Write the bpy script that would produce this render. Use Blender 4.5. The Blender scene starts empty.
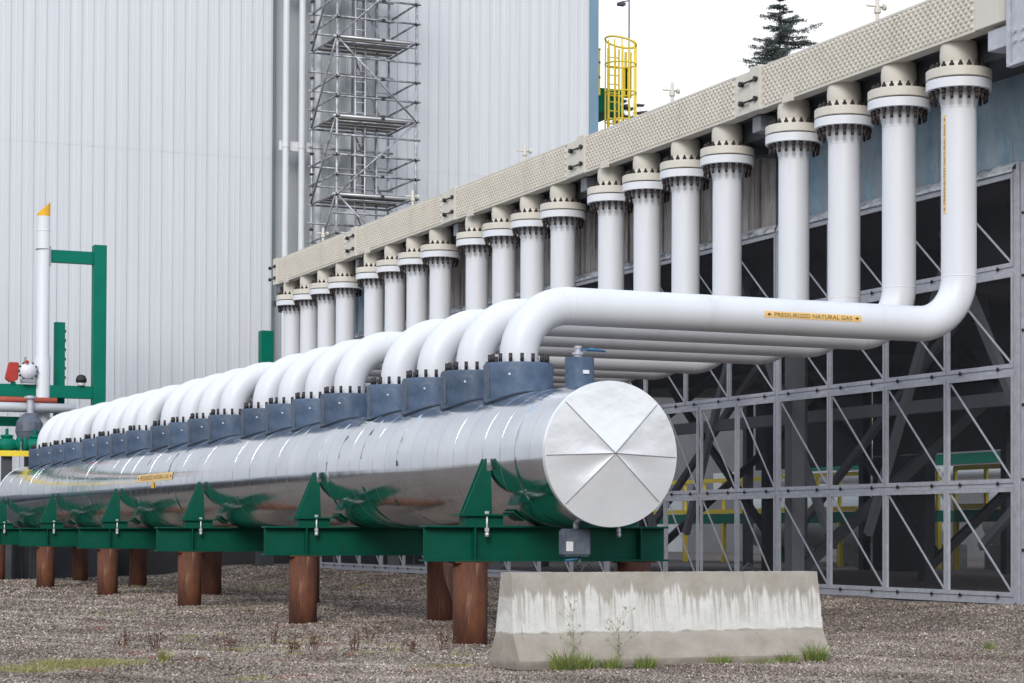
import bpy, bmesh, math, random
import numpy as np
from mathutils import Vector, Matrix
random.seed(7); rng = np.random.default_rng(7)
PI = math.pi
scene = bpy.context.scene
col = scene.collection

# ------------------------------------------------------------------ helpers
SPLIT = {'post', 'handrail', 'beam', 'saddle', 'pipe_bracket', 'side_wall', 'recess_flashing', 'rail', 'guard_rail', 'column', 'pipe', 'conduit', 'clip', 'gusset', 'filler_block', 'strut', 'coupler', 'latch', 'body_bolt', 'pipe_clamp', 'lamp', 'bundle_casing', 'wall_rib', 'stem'}
class MB:
    """collects shapes, then links them as ONE mesh object"""
    def __init__(s): s.v = []; s.f = []; s.sm = []; s.g = []
    def add(s, vs, fs, smooth=False):
        n = len(s.v); s.g.append((n, len(s.f))); s.v += [tuple(v) for v in vs]
        s.f += [tuple(i + n for i in f) for f in fs]; s.sm += [smooth] * len(fs)
        return s
    def box(s, x0, x1, y0, y1, z0, z1):
        vs = [(x, y, z) for z in (z0, z1) for y in (y0, y1) for x in (x0, x1)]
        return s.add(vs, [(0,2,3,1),(4,5,7,6),(0,1,5,4),(2,6,7,3),(0,4,6,2),(1,3,7,5)])
    def prism(s, pts, axis, a, b):
        """closed polygon pts (2D) extruded along axis from a to b"""
        def m(p, t):
            if axis == 'Y': return (p[0], t, p[1])
            if axis == 'X': return (t, p[0], p[1])
            return (p[0], p[1], t)
        n = len(pts)
        vs = [m(p, a) for p in pts] + [m(p, b) for p in pts]
        fs = [tuple(range(n))[::-1], tuple(range(n, 2*n))] + [(i, (i+1) % n, n + (i+1) % n, n + i) for i in range(n)]
        return s.add(vs, fs)
    def tube(s, pts, r, n=16, cap=True, smooth=True):
        pts = [Vector(p) for p in pts]; m = len(pts)
        rs = r if isinstance(r, (list, tuple)) else [r] * m
        t = (pts[1] - pts[0]).normalized()
        u = t.orthogonal().normalized(); vs = []
        for i, p in enumerate(pts):
            if i == 0: t2 = (pts[1] - pts[0]).normalized()
            elif i == m - 1: t2 = (pts[-1] - pts[-2]).normalized()
            else: t2 = ((pts[i+1] - p).normalized() + (p - pts[i-1]).normalized()).normalized()
            u = (u - t2 * u.dot(t2)).normalized(); w = t2.cross(u)
            for k in range(n):
                a = 2 * PI * k / n; vs.append(p + (u * math.cos(a) + w * math.sin(a)) * rs[i])
        fs = [(i*n + k, i*n + (k+1) % n, (i+1)*n + (k+1) % n, (i+1)*n + k) for i in range(m-1) for k in range(n)]
        s.add(vs, fs, smooth)
        if cap:
            q = len(s.v) - m * n
            s.f += [tuple(q + k for k in range(n))[::-1], tuple(q + (m-1)*n + k for k in range(n))]; s.sm += [False, False]
        return s
    def bar(s, p, q, w, h=None):
        """rectangular bar from p to q"""
        p, q = Vector(p), Vector(q); h = h or w; t = (q - p).normalized()
        up = Vector((0,0,1)) if abs(t.z) < .95 else Vector((1,0,0))
        a = t.cross(up).normalized() * w / 2; b = a.cross(t).normalized() * h / 2
        vs = [c + i * a + j * b for c in (p, q) for i, j in ((-1,-1),(1,-1),(1,1),(-1,1))]
        return s.add(vs, [(3,2,1,0),(4,5,6,7),(0,1,5,4),(1,2,6,5),(2,3,7,6),(3,0,4,7)])
    def lathe(s, prof, c=(0,0,0), n=32, smooth=True, axis='Z'):
        m = len(prof); vs = []
        for r, z in prof:
            for k in range(n):
                a = 2*PI*k/n
                if axis == 'Z': vs.append((c[0] + r*math.cos(a), c[1] + r*math.sin(a), c[2] + z))
                elif axis == 'Y': vs.append((c[0] + r*math.sin(a), c[1] + z, c[2] + r*math.cos(a)))
                else: vs.append((c[0] + z, c[1] + r*math.cos(a), c[2] + r*math.sin(a)))
        fs = [(i*n + k, i*n + (k+1) % n, (i+1)*n + (k+1) % n, (i+1)*n + k) for i in range(m-1) for k in range(n)]
        s.add(vs, fs, smooth); q = len(s.v) - m*n
        s.f += [tuple(q + k for k in range(n))[::-1], tuple(q + (m-1)*n + k for k in range(n))]; s.sm += [False, False]
        return s
    def clusters(s):
        """shapes that touch belong together: one MB per touching cluster"""
        st = s.g + [(len(s.v), len(s.f))]; items = []
        for (a, fa), (b, fb) in zip(st, st[1:]):
            V = np.array([tuple(v) for v in s.v[a:b]]); items.append((V.min(0) - .002, V.max(0) + .002, a, b, fa, fb))
        par = list(range(len(items)))
        def fd(i):
            while par[i] != i: i = par[i]
            return i
        for i in range(len(items)):
            for j in range(i):
                if (items[i][0] <= items[j][1]).all() and (items[j][0] <= items[i][1]).all(): par[fd(i)] = fd(j)
        out = {}
        for i, it in enumerate(items): out.setdefault(fd(i), []).append(it)
        res = []
        for its in out.values():
            m = MB()
            for lo, hi, a, b, fa, fb in its:
                m.add(s.v[a:b], [tuple(q - a for q in f) for f in s.f[fa:fb]]); m.sm[-(fb-fa):] = s.sm[fa:fb]
            res.append(m)
        return res
    def build(s, name, mat, parent=None, bevel=0, autosmooth=None, origin=None):
        if name in SPLIT and len(s.g) > 1:
            cl = s.clusters()
            if len(cl) > 1: return [c.build(name, mat, parent, bevel, autosmooth, origin) for c in cl][0]
        o0 = Vector(origin) if origin is not None else Vector((0,0,0))
        me = bpy.data.meshes.new(name)
        me.from_pydata([tuple(Vector(v) - o0) for v in s.v], [], s.f)
        me.polygons.foreach_set('use_smooth', s.sm)
        bm = bmesh.new(); bm.from_mesh(me); bmesh.ops.recalc_face_normals(bm, faces=bm.faces)
        if bevel:
            bmesh.ops.bevel(bm, geom=[e for e in bm.edges if e.is_manifold and e.calc_face_angle(0) > .6], offset=bevel, segments=2, affect='EDGES')
        if autosmooth:
            for e in bm.edges:
                if e.is_manifold and e.calc_face_angle(0) > autosmooth: e.smooth = False
        bm.to_mesh(me); bm.free()
        if mat is not None: me.materials.append(mat)
        o = bpy.data.objects.new(name, me); col.objects.link(o)
        o.location = o0
        if parent is not None:
            o.parent = parent
            o.location = o0
        return o

def each(name, mat, parent, calls, bevel=0, sm=None):
    """one part per call: ('box', args...) or ('tube', pts, r, n)"""
    out = []
    for c in calls:
        m = MB(); getattr(m, c[0])(*c[1:]); out.append(m.build(name, mat, parent, bevel=bevel, autosmooth=sm))
    return out
def tag(o, label=None, cat=None, group=None, kind=None):
    if label: o['label'] = label
    if cat: o['category'] = cat
    if group: o['group'] = group
    if kind: o['kind'] = kind
    return o
def thing(name, label, cat, loc=(0,0,0), group=None):
    o = bpy.data.objects.new(name, None); col.objects.link(o); o.location = loc; o.empty_display_size = .2
    return tag(o, label, cat, group)
KIDS = {}
def copy_tree(root, loc):
    def rec(o, parent):
        c = o.copy(); col.objects.link(c); c.parent = parent
        for k in list(o.children): rec(k, c)
        return c
    r = rec(root, None); r.location = loc
    return r
ORD = ['nearest','second','third','fourth','fifth','sixth','seventh','eighth','ninth','tenth','eleventh','twelfth','thirteenth','fourteenth','fifteenth','sixteenth','seventeenth','eighteenth','nineteenth','farthest']

# ------------------------------------------------------------------ materials
def lin(r, g, b): return tuple(((c/255) / 12.92 if c/255 <= .04045 else ((c/255 + .055)/1.055) ** 2.4) for c in (r, g, b)) + (1,)
class NT:
    def __init__(s, name, rough=.5, metal=0, spec=.5):
        m = bpy.data.materials.new(name); m.use_nodes = True; s.m = m; s.t = m.node_tree
        s.b = s.t.nodes['Principled BSDF']; s.b.inputs['Roughness'].default_value = rough; s.b.inputs['Metallic'].default_value = metal
        s.b.inputs['Specular IOR Level'].default_value = spec
        s.co = s.n('ShaderNodeTexCoord')
    def n(s, t, **k):
        q = s.t.nodes.new(t)
        for a, v in k.items():
            if a.startswith('i_'): q.inputs[a[2:].replace('_', ' ')].default_value = v
            else: setattr(q, a, v)
        return q
    def l(s, a, b): s.t.links.new(a, b)
    def noise(s, scale, detail=4, rough=.6, stretch=None, coord='Object', distort=0):
        q = s.n('ShaderNodeTexNoise'); q.inputs['Scale'].default_value = scale; q.inputs['Detail'].default_value = detail
        q.inputs['Roughness'].default_value = rough; q.inputs['Distortion'].default_value = distort
        src = s.co.outputs[coord]
        if stretch:
            mp = s.n('ShaderNodeMapping'); mp.inputs['Scale'].default_value = stretch; s.l(src, mp.inputs['Vector']); src = mp.outputs[0]
        s.l(src, q.inputs['Vector']); return q.outputs['Fac']
    def ramp(s, fac, stops):
        r = s.n('ShaderNodeValToRGB'); e = r.color_ramp.elements
        while len(e) < len(stops): e.new(.5)
        for q, (p, c) in zip(e, stops): q.position = p; q.color = c if len(c) == 4 else tuple(c) + (1,)
        s.l(fac, r.inputs[0]); return r.outputs['Color']
    def mix(s, fac, a, b, mode='MIX'):
        q = s.n('ShaderNodeMix', data_type='RGBA', blend_type=mode)
        for sock, v in ((q.inputs['Factor'], fac), (q.inputs['A'], a), (q.inputs['B'], b)):
            if hasattr(v, 'is_output'): s.l(v, sock)
            else: sock.default_value = v
        return q.outputs['Result']
    def base(s, c):
        if hasattr(c, 'is_output'): s.l(c, s.b.inputs['Base Color'])
        else: s.b.inputs['Base Color'].default_value = c
    def rough(s, f, a, b):
        q = s.n('ShaderNodeMapRange'); q.inputs['To Min'].default_value = a; q.inputs['To Max'].default_value = b
        s.l(f, q.inputs['Value']); s.l(q.outputs[0], s.b.inputs['Roughness'])
    def bump(s, h, strength=.3, dist=.01):
        q = s.n('ShaderNodeBump'); q.inputs['Strength'].default_value = strength; q.inputs['Distance'].default_value = dist
        s.l(h, q.inputs['Height']); s.l(q.outputs[0], s.b.inputs['Normal'])
G = lambda v, a=1: (v, v, v, a)

def paint(name, c, rough=.45, var=.12, scale=3, streak=False, dirt=None, bump=.0, spec=.5):
    t = NT(name, rough, 0, spec)
    f = t.noise(scale, 5, .6, (1,1,.15) if streak else None, 'Object')
    lo = tuple(x*(1-var) for x in c[:3]) + (1,); hi = tuple(min(1, x*(1+var*.6)) for x in c[:3]) + (1,)
    cc = t.ramp(f, [(.3, lo), (.7, hi)])
    if dirt:
        d = t.noise(scale*2.3, 6, .7, (1,1,.12)); dm = t.ramp(d, [(.56, G(0)), (.75, G(.55))])
        cc = t.mix(dm, cc, dirt)
    t.base(cc); t.rough(t.noise(scale*4), rough-.06, rough+.1)
    if bump: t.bump(t.noise(scale*12), bump, .01)
    return t.m
M = {}
M['white'] = paint('white_pipe_paint', (.72,.73,.755,1), .42, .05, 1.5, True, (.52,.50,.475,1))
M['jacket_hem'] = paint('dark_blue_hem', (.02,.03,.05,1), .6, .1, 6)
M['cream'] = paint('cream_paint', (.67,.625,.54,1), .5, .07, 2.0, False, (.52,.46,.37,1))
M['green'] = paint('green_steel_paint', (.0006,.088,.055,1), .45, .16, 3.0, False, (.022,.045,.028,1), spec=.22)
M['green_far'] = paint('green_frame_paint', (.001,.165,.105,1), .5, .1, 2.0, spec=.15)
M['blue_jacket'] = None
M['bolt'] = paint('dark_bolt_steel', (.022,.018,.02,1), .5, .2, 9)
M['bolt_brown'] = paint('brown_bolt_steel', (.034,.023,.020,1), .55, .2, 9)
M['yellow'] = paint('yellow_safety_paint', (.88,.66,.05,1), .5, .08, 3)
M['orange'] = paint('orange_yellow_paint', (.85,.45,.01,1), .5, .08, 3)
M['red'] = paint('red_paint', (.45,.035,.02,1), .5, .15, 5)
M['coral'] = paint('faded_red_paint', (.62,.13,.08,1), .6, .12, 3)
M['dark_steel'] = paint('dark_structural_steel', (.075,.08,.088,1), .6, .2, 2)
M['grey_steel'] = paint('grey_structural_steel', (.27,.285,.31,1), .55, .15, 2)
M['black'] = paint('plain_black', (.02,.02,.022,1), .6, .1, 5)
M['blue_handle'] = paint('blue_handle_coating', (.03,.13,.25,1), .4, .1, 8)
M['label_text'] = paint('label_text_ink', (.10,.05,.02,1), .6, .05, 8)
M['label'] = paint('yellow_pipe_label', (.85,.56,.20,1), .45, .05, 6)
M['plaque'] = paint('pale_label', (.7,.7,.72,1), .4, .05, 6)
M['pale_vessel'] = paint('pale_vessel_paint', (.55,.57,.58,1), .5, .08, 1)
M['bark'] = paint('grey_bark', (.10,.08,.065,1), .9, .3, 4)
M['dry_stem'] = paint('dry_red_stem', (.16,.085,.05,1), .9, .3, 14)

# galvanised
t = NT('galvanised_steel', .45, .25)
f = t.noise(9, 5, .7); t.base(t.ramp(f, [(.3, (.42,.43,.47,1)), (.7, (.57,.58,.63,1))])); t.rough(t.noise(3), .34, .52); M['galv'] = t.m
# aluminium scaffold tube
t = NT('scaffold_tube', .45, .4)
f = t.noise(5, 3); t.base(t.ramp(f, [(.35, (.17,.175,.185,1)), (.62, (.48,.49,.51,1))])); M['scaff'] = t.m
t = NT('bright_scaffold_tube', .4, .4); t.base((.70,.71,.73,1)); M['scaff_light'] = t.m
t = NT('blotched_flashing', .4, .2); t.base(t.ramp(t.noise(2.6, 6, .8, (1,1,3)), [(.40,(.22,.23,.25,1)),(.52,(.70,.71,.74,1)),(.7,(.92,.92,.95,1))])); M['flashing'] = t.m
t = NT('weathered_deck_boards', .85); t.base(t.ramp(t.noise(4, 5, .6, (.3,3,1)), [(.3,(.16,.15,.14,1)),(.7,(.32,.30,.28,1))])); M['deck'] = t.m

# tank cladding: polished, slightly rippled sheet aluminium, blue of the sky tinted into its base
t = NT('polished_cladding', .13, 1)
t.base(t.ramp(t.noise(1.3, 4, .6), [(.3, (.66,.69,.735,1)), (.7, (.82,.845,.88,1))]))
t.rough(t.noise(1.6, 4, .55), .09, .18)
n1 = t.noise(1.0, 3, .5, (6,.16,6)); n2 = t.noise(24, 3, .5)
ad = t.n('ShaderNodeMath', operation='MULTIPLY_ADD'); t.l(n2, ad.inputs[0]); ad.inputs[1].default_value = .035; t.l(n1, ad.inputs[2])
t.bump(n1, .16, .016); M['clad'] = t.m
t = NT('end_cap_sheet', .36, .5)
t.base(t.ramp(t.noise(2.5, 5, .6), [(.3, (.90,.905,.915,1)), (.7, (.98,.98,.985,1))]))
t.rough(t.noise(3.5, 5, .6), .24, .40); t.bump(t.noise(3.2, 3, .5), .45, .025); M['cap'] = t.m
t = NT('sheet_seam', .6, 0, .2); t.base((.17,.17,.185,1)); M['seam'] = t.m

# blue jacket fabric (coated insulation cover)
t = NT('blue_insulation_fabric', .48, 0, .45)
t.base(t.ramp(t.noise(7, 5, .6), [(.3, (.043,.074,.122,1)), (.7, (.074,.108,.168,1))]))
t.bump(t.noise(7, 3, .5, (1,1,.6)), .55, .04)
oi = t.n('ShaderNodeObjectInfo'); hsv = t.n('ShaderNodeHueSaturation'); mr_ = t.n('ShaderNodeMapRange'); mr_.inputs['To Min'].default_value = .82; mr_.inputs['To Max'].default_value = 1.2
t.l(oi.outputs['Random'], mr_.inputs['Value']); t.l(mr_.outputs[0], hsv.inputs['Value']); hsv.inputs['Saturation'].default_value = 1.0
t.l(t.b.inputs['Base Color'].links[0].from_socket, hsv.inputs['Color']); t.l(hsv.outputs[0], t.b.inputs['Base Color']); M['blue_jacket'] = t.m
t = NT('grey_insulation_fabric', .55); t.base(t.ramp(t.noise(6, 4), [(.3,(.075,.09,.12,1)),(.7,(.13,.15,.185,1))])); t.bump(t.noise(8), .6, .04); M['grey_jacket'] = t.m

# rusty pile
t = NT('rusted_steel', .82)
f = t.noise(5, 7, .7, (1,1,.3)); c1 = t.ramp(f, [(.28, (.035,.014,.010,1)), (.5, (.105,.036,.018,1)), (.75, (.20,.072,.030,1))])
g = t.noise(9, 5, .7, (1,1,.08)); c1 = t.mix(t.ramp(g, [(.62, G(0)), (.72, G(.55))]), c1, (.36,.24,.15,1))
t.base(c1); t.bump(t.noise(40, 4, .7), .4, .006); M['rust'] = t.m

# weathered steel wall sheets of the cooler
def wall_mat(name, a, b, stain):
    t = NT(name, .5, .1)
    c = t.ramp(t.noise(1.7, 7, .72, (1,1,.6)), [(.38, a), (.62, b)])
    s = t.noise(2.6, 6, .75, (1, 2.4, .16), distort=.4); c = t.mix(t.ramp(s, [(.44, G(0)), (.62, G(.85))]), c, stain)
    s2 = t.noise(3.3, 6, .75, (1, 2.6, .12)); c = t.mix(t.ramp(s2, [(.60, G(0)), (.68, G(.6))]), c, (.03,.028,.03,1))
    s3 = t.noise(7, 6, .8, (1, 5, .22)); c = t.mix(t.ramp(s3, [(.60, G(0)), (.74, G(.6))]), c, (.62,.66,.68,1))
    t.base(c); t.bump(t.noise(6, 4, .6), .3, .02); return t.m
M['wall_blue'] = wall_mat('blue_grey_sheet', (.17,.32,.43,1), (.40,.56,.66,1), (.42,.42,.43,1))
M['wall_brown'] = wall_mat('brown_grey_sheet', (.32,.30,.285,1), (.55,.53,.51,1), (.17,.12,.09,1))

# screens
t = NT('dark_wire_screen', .6)
t.base((.018,.019,.027,1))
tr = t.n('ShaderNodeBsdfTransparent'); mx = t.n('ShaderNodeMixShader'); mx.inputs[0].default_value = .36
t.l(tr.outputs[0], mx.inputs[1]); t.l(t.b.outputs[0], mx.inputs[2]); t.l(mx.outputs[0], t.t.nodes['Material Output'].inputs['Surface'])
M['screen'] = t.m

# corrugated building
t = NT('pale_grey_cladding', .42, .1)
f = t.noise(.8, 4, .6, (6,1,.15)); c = t.ramp(f, [(.3, (.61,.622,.645,1)), (.7, (.675,.687,.71,1))]); t.base(c); M['bld'] = t.m
t = NT('shaded_recess_cladding', .45, .1); f = t.noise(.8, 4, .6, (6,1,.15)); t.base(t.ramp(f, [(.3, (.46,.49,.51,1)), (.7, (.54,.565,.585,1))])); M['bld2'] = t.m  # darker copy of the cladding, the recess shade put into its colour
M['trim'] = paint('blue_grey_trim', (.17,.28,.37,1), .45, .08, 1)

# concrete barrier: object space z is height
def barrier_mat():
    t = NT('stained_concrete', .85)
    sep = t.n('ShaderNodeSeparateXYZ'); t.l(t.co.outputs['Object'], sep.inputs[0])
    grey = t.ramp(t.noise(4, 7, .65), [(.3, (.33,.295,.245,1)), (.7, (.45,.41,.35,1))])
    low = t.ramp(t.noise(5, 7, .7), [(.3, (.30,.26,.21,1)), (.7, (.41,.36,.30,1))])
    wht = t.ramp(t.noise(6, 6, .7), [(.3, (.62,.60,.55,1)), (.7, (.77,.75,.705,1))])
    def mth(op, x, y=None, z=None):
        q = t.n('ShaderNodeMath', operation=op)
        for i, v in enumerate((x, y, z)):
            if v is None: continue
            if hasattr(v, 'is_output'): t.l(v, q.inputs[i])
            else: q.inputs[i].default_value = v
        return q.outputs[0]
    def smooth(v, a, b):
        q = t.n('ShaderNodeMapRange', interpolation_type='SMOOTHSTEP'); t.l(v, q.inputs['Value']); q.inputs['From Min'].default_value = a; q.inputs['From Max'].default_value = b; return q.outputs[0]
    Z = sep.outputs['Z']
    broad = t.noise(1, 3, .55, (2.3, .01, .01)); mid = t.noise(1, 4, .6, (11, .01, .25)); fine = t.noise(1, 5, .7, (48, .01, .8))
    ztop = mth('MULTIPLY_ADD', broad, .20, mth('MULTIPLY_ADD', mid, .42, mth('MULTIPLY_ADD', fine, .22, .25)))
    wtop = smooth(mth('SUBTRACT', ztop, Z), -.012, .055)
    zlow = mth('MULTIPLY_ADD', t.noise(6, 5, .65), .09, .262)
    wlow = smooth(mth('SUBTRACT', Z, zlow), -.004, .018)
    drip = t.noise(1, 5, .7, (26, .01, .9)); run = smooth(drip, .46, .60)
    run = mth('MULTIPLY', run, smooth(Z, .25, .62))
    wm = mth('MULTIPLY', mth('MULTIPLY', wtop, wlow), mth('SUBTRACT', 1.0, mth('MULTIPLY', run, .8)))
    blot = smooth(t.noise(9, 6, .7), .60, .72); wm = mth('MULTIPLY', wm, mth('SUBTRACT', 1.0, mth('MULTIPLY', blot, .35)))
    c = t.mix(smooth(Z, .20, .34), low, grey); c = t.mix(wm, c, wht)
    s2 = t.noise(1, 6, .75, (19, .01, 1.0)); c = t.mix(mth('MULTIPLY', smooth(s2, .56, .70), .5), c, (.27,.235,.19,1))
    soil = smooth(mth('SUBTRACT', mth('MULTIPLY_ADD', t.noise(7, 4, .6), .14, .0), Z), -.02, .05); c = t.mix(mth('MULTIPLY', soil, .6), c, (.15,.12,.095,1))
    p = t.noise(38, 3, .5); c = t.mix(t.ramp(p, [(.70, G(0)), (.74, G(.8))]), c, (.13,.12,.11,1))
    t.base(c); t.bump(t.noise(30, 6, .7), .5, .012); return t.m
M['barrier'] = barrier_mat()
M['backdrop'] = paint('dark_backdrop_paint', (.20,.205,.21,1), .6, .2, .5)
t = NT('cast_concrete', .85); t.base(t.ramp(t.noise(3, 6, .7), [(.3,(.26,.25,.235,1)),(.7,(.40,.39,.37,1))])); t.bump(t.noise(25,5,.7),.4,.01); M['concrete'] = t.m

# gravel ground
t = NT('crushed_stone_ground', .92)
vo = t.n('ShaderNodeTexVoronoi'); vo.inputs['Scale'].default_value = 42; vo.inputs['Randomness'].default_value = 1; t.l(t.co.outputs['Object'], vo.inputs['Vector'])
sx = t.n('ShaderNodeSeparateColor'); t.l(vo.outputs['Color'], sx.inputs[0])
c = t.ramp(sx.outputs[0], [(0, (.082,.061,.046,1)), (.45, (.22,.172,.138,1)), (.75, (.34,.277,.23,1)), (1, (.60,.52,.45,1))])
c = t.mix(t.ramp(t.noise(.35, 5, .6), [(.35, G(0)), (.7, G(.35))]), c, (.20,.13,.10,1))
c = t.mix(t.ramp(vo.outputs['Distance'], [(.25, G(0)), (.62, G(.7))]), c, (.035,.028,.026,1))
t.base(c); t.bump(vo.outputs['Distance'], .8, -.02); M['ground'] = t.m
t = NT('stone_pebbles', .9)
at = t.n('ShaderNodeAttribute', attribute_name='tone')
c = t.ramp(at.outputs['Fac'], [(0, (.058,.041,.029,1)), (.3, (.165,.127,.098,1)), (.6, (.31,.25,.203,1)), (.85, (.455,.382,.32,1)), (1, (.68,.60,.53,1))])
t.base(c); M['stone'] = t.m

def leaf_mat(name, a, b):
    t = NT(name, .6); at = t.n('ShaderNodeAttribute', attribute_name='tone')
    t.base(t.ramp(at.outputs['Fac'], [(0, a), (1, b)])); return t.m
M['needle'] = leaf_mat('fir_needles', (.035,.05,.046,1), (.10,.125,.11,1))
M['leaf'] = leaf_mat('broad_leaves', (.03,.055,.02,1), (.10,.13,.045,1))
M['grass'] = leaf_mat('fresh_grass', (.06,.12,.02,1), (.30,.32,.08,1))
M['drygrass'] = leaf_mat('dry_grass', (.16,.17,.05,1), (.40,.36,.14,1))
M['redgrass'] = leaf_mat('reddish_weeds', (.16,.05,.03,1), (.34,.13,.07,1))

def tri_mesh(name, V, F, mat, tone=None, parent=None, flat=True):
    """fast numpy mesh: V (n,3), F (m,k)"""
    me = bpy.data.meshes.new(name); V = np.asarray(V, np.float32); F = np.asarray(F, np.int32); k = F.shape[1]
    me.vertices.add(len(V)); me.vertices.foreach_set('co', V.ravel())
    me.loops.add(F.size); me.loops.foreach_set('vertex_index', F.ravel())
    me.polygons.add(len(F)); me.polygons.foreach_set('loop_start', np.arange(0, F.size, k, dtype=np.int32))
    if tone is not None:
        a = me.attributes.new('tone', 'FLOAT', 'POINT'); a.data.foreach_set('value', np.asarray(tone, np.float32))
    me.update(calc_edges=True); me.validate()
    me.materials.append(mat); o = bpy.data.objects.new(name, me); col.objects.link(o)
    if parent is not None: o.parent = parent
    return o

# ------------------------------------------------------------------ measured layout (metres)
XT, ZT, RT = 9.735, 2.018, .759          # tank axis and radius
YT0, YT1 = 20.134, 53.0                  # tank ends
XR, Y0, S, GAP = 15.79, 22.592, 1.353, .626
ZP = 3.831; RP = .222; BAY = 3*S + 1.979   # pipes
def ry(i): return Y0 + i*S + (i//4)*GAP
XH = 15.554; XC = 16.706
def gz(x, y):
    return float(gzv(np.float64(x), np.float64(y)))
def gzv(x, y):
    t = np.clip((x - 13.6) / 2.8, 0, 1); b = (((x > 0) & (x < 22)) & ((y > 5) & (y < 60))) * 1.0
    z = .30*t*t*(3-2*t) + b*(.012*np.sin(x*1.7 + y*.6) + .010*np.sin(y*1.3 - x*.9) + .009*np.sin(x*5.1 + 1.3*np.sin(y*3.3)) + .004*np.sin(y*2.9 + .8*np.sin(x*1.9)))
    return z - .085*np.exp(-((x - 8.3)/3.2)**2 - ((y - 24.5)/4.2)**2)

# ------------------------------------------------------------------ ground
def ground():
    xs = np.concatenate([[-400,-150,-60,-20], np.arange(0, 22.1, .25), [24,30,45,80,160,400]])
    ys = np.concatenate([[-400,-100,-20], np.arange(5, 60.1, .35), [65,80,120,200,400]])
    V = []
    for y in ys:
        for x in xs:
            z = gz(x, y)
            V.append((x, y, z))
    n = len(xs); F = [(j*n+i, j*n+i+1, (j+1)*n+i+1, (j+1)*n+i) for j in range(len(ys)-1) for i in range(n-1)]
    o = tri_mesh('ground', V, F, M['ground']); o['kind'] = 'structure'
    for p in o.data.polygons: p.use_smooth = True
ground()

def stones(N=330000):
    base = np.array([(1,0,0),(-1,0,0),(0,1,0),(0,-1,0),(0,0,1),(0,0,-1)], float)
    fc = np.array([(0,2,4),(2,1,4),(1,3,4),(3,0,4),(2,0,5),(1,2,5),(3,1,5),(0,3,5)])
    u = rng.random(N); y = 13.6 * (56/13.6) ** (u ** 1.15)
    x = (.15 + .61*rng.random(N)) * y
    r = .0068 + .0092*rng.random(N)**2; r *= (1 + (y-15)*.045)
    q = base[None]*r[:,None,None]*(.65 + .6*rng.random((N,6,1))); q[:,:,2] *= .75
    a = rng.random(N)*6.28; ca, sa = np.cos(a), np.sin(a)
    X = q[:,:,0]*ca[:,None] - q[:,:,1]*sa[:,None]; Y = q[:,:,0]*sa[:,None] + q[:,:,1]*ca[:,None]
    tl = (rng.random((N,1))-.5)*.9; Z = q[:,:,2] + X*tl
    g = gzv(x, y)
    keep = (x < 16.2)
    V = np.stack([X + x[:,None], Y + y[:,None], Z + (g + r*.35)[:,None]], -1)[keep]
    n = len(V); F = (np.arange(n)[:,None,None]*6 + fc[None]).reshape(-1,3)
    patch = .5 + .5*np.sin(x*2.1+1.3*np.sin(y*1.1))*np.sin(y*1.6+x*.7)
    tone = np.clip(rng.normal(.45, .21, N) + .26*(patch-.5) + .06*np.sin(x*5.3+y*2.2)*np.sin(y*4.1-x), 0, 1)[keep]
    o = tri_mesh('gravel', V.reshape(-1,3), F, M['stone'], np.repeat(tone, 6)); tag(o, 'loose brown and grey crushed stone covering the yard', 'gravel', kind='stuff')
stones()

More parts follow.
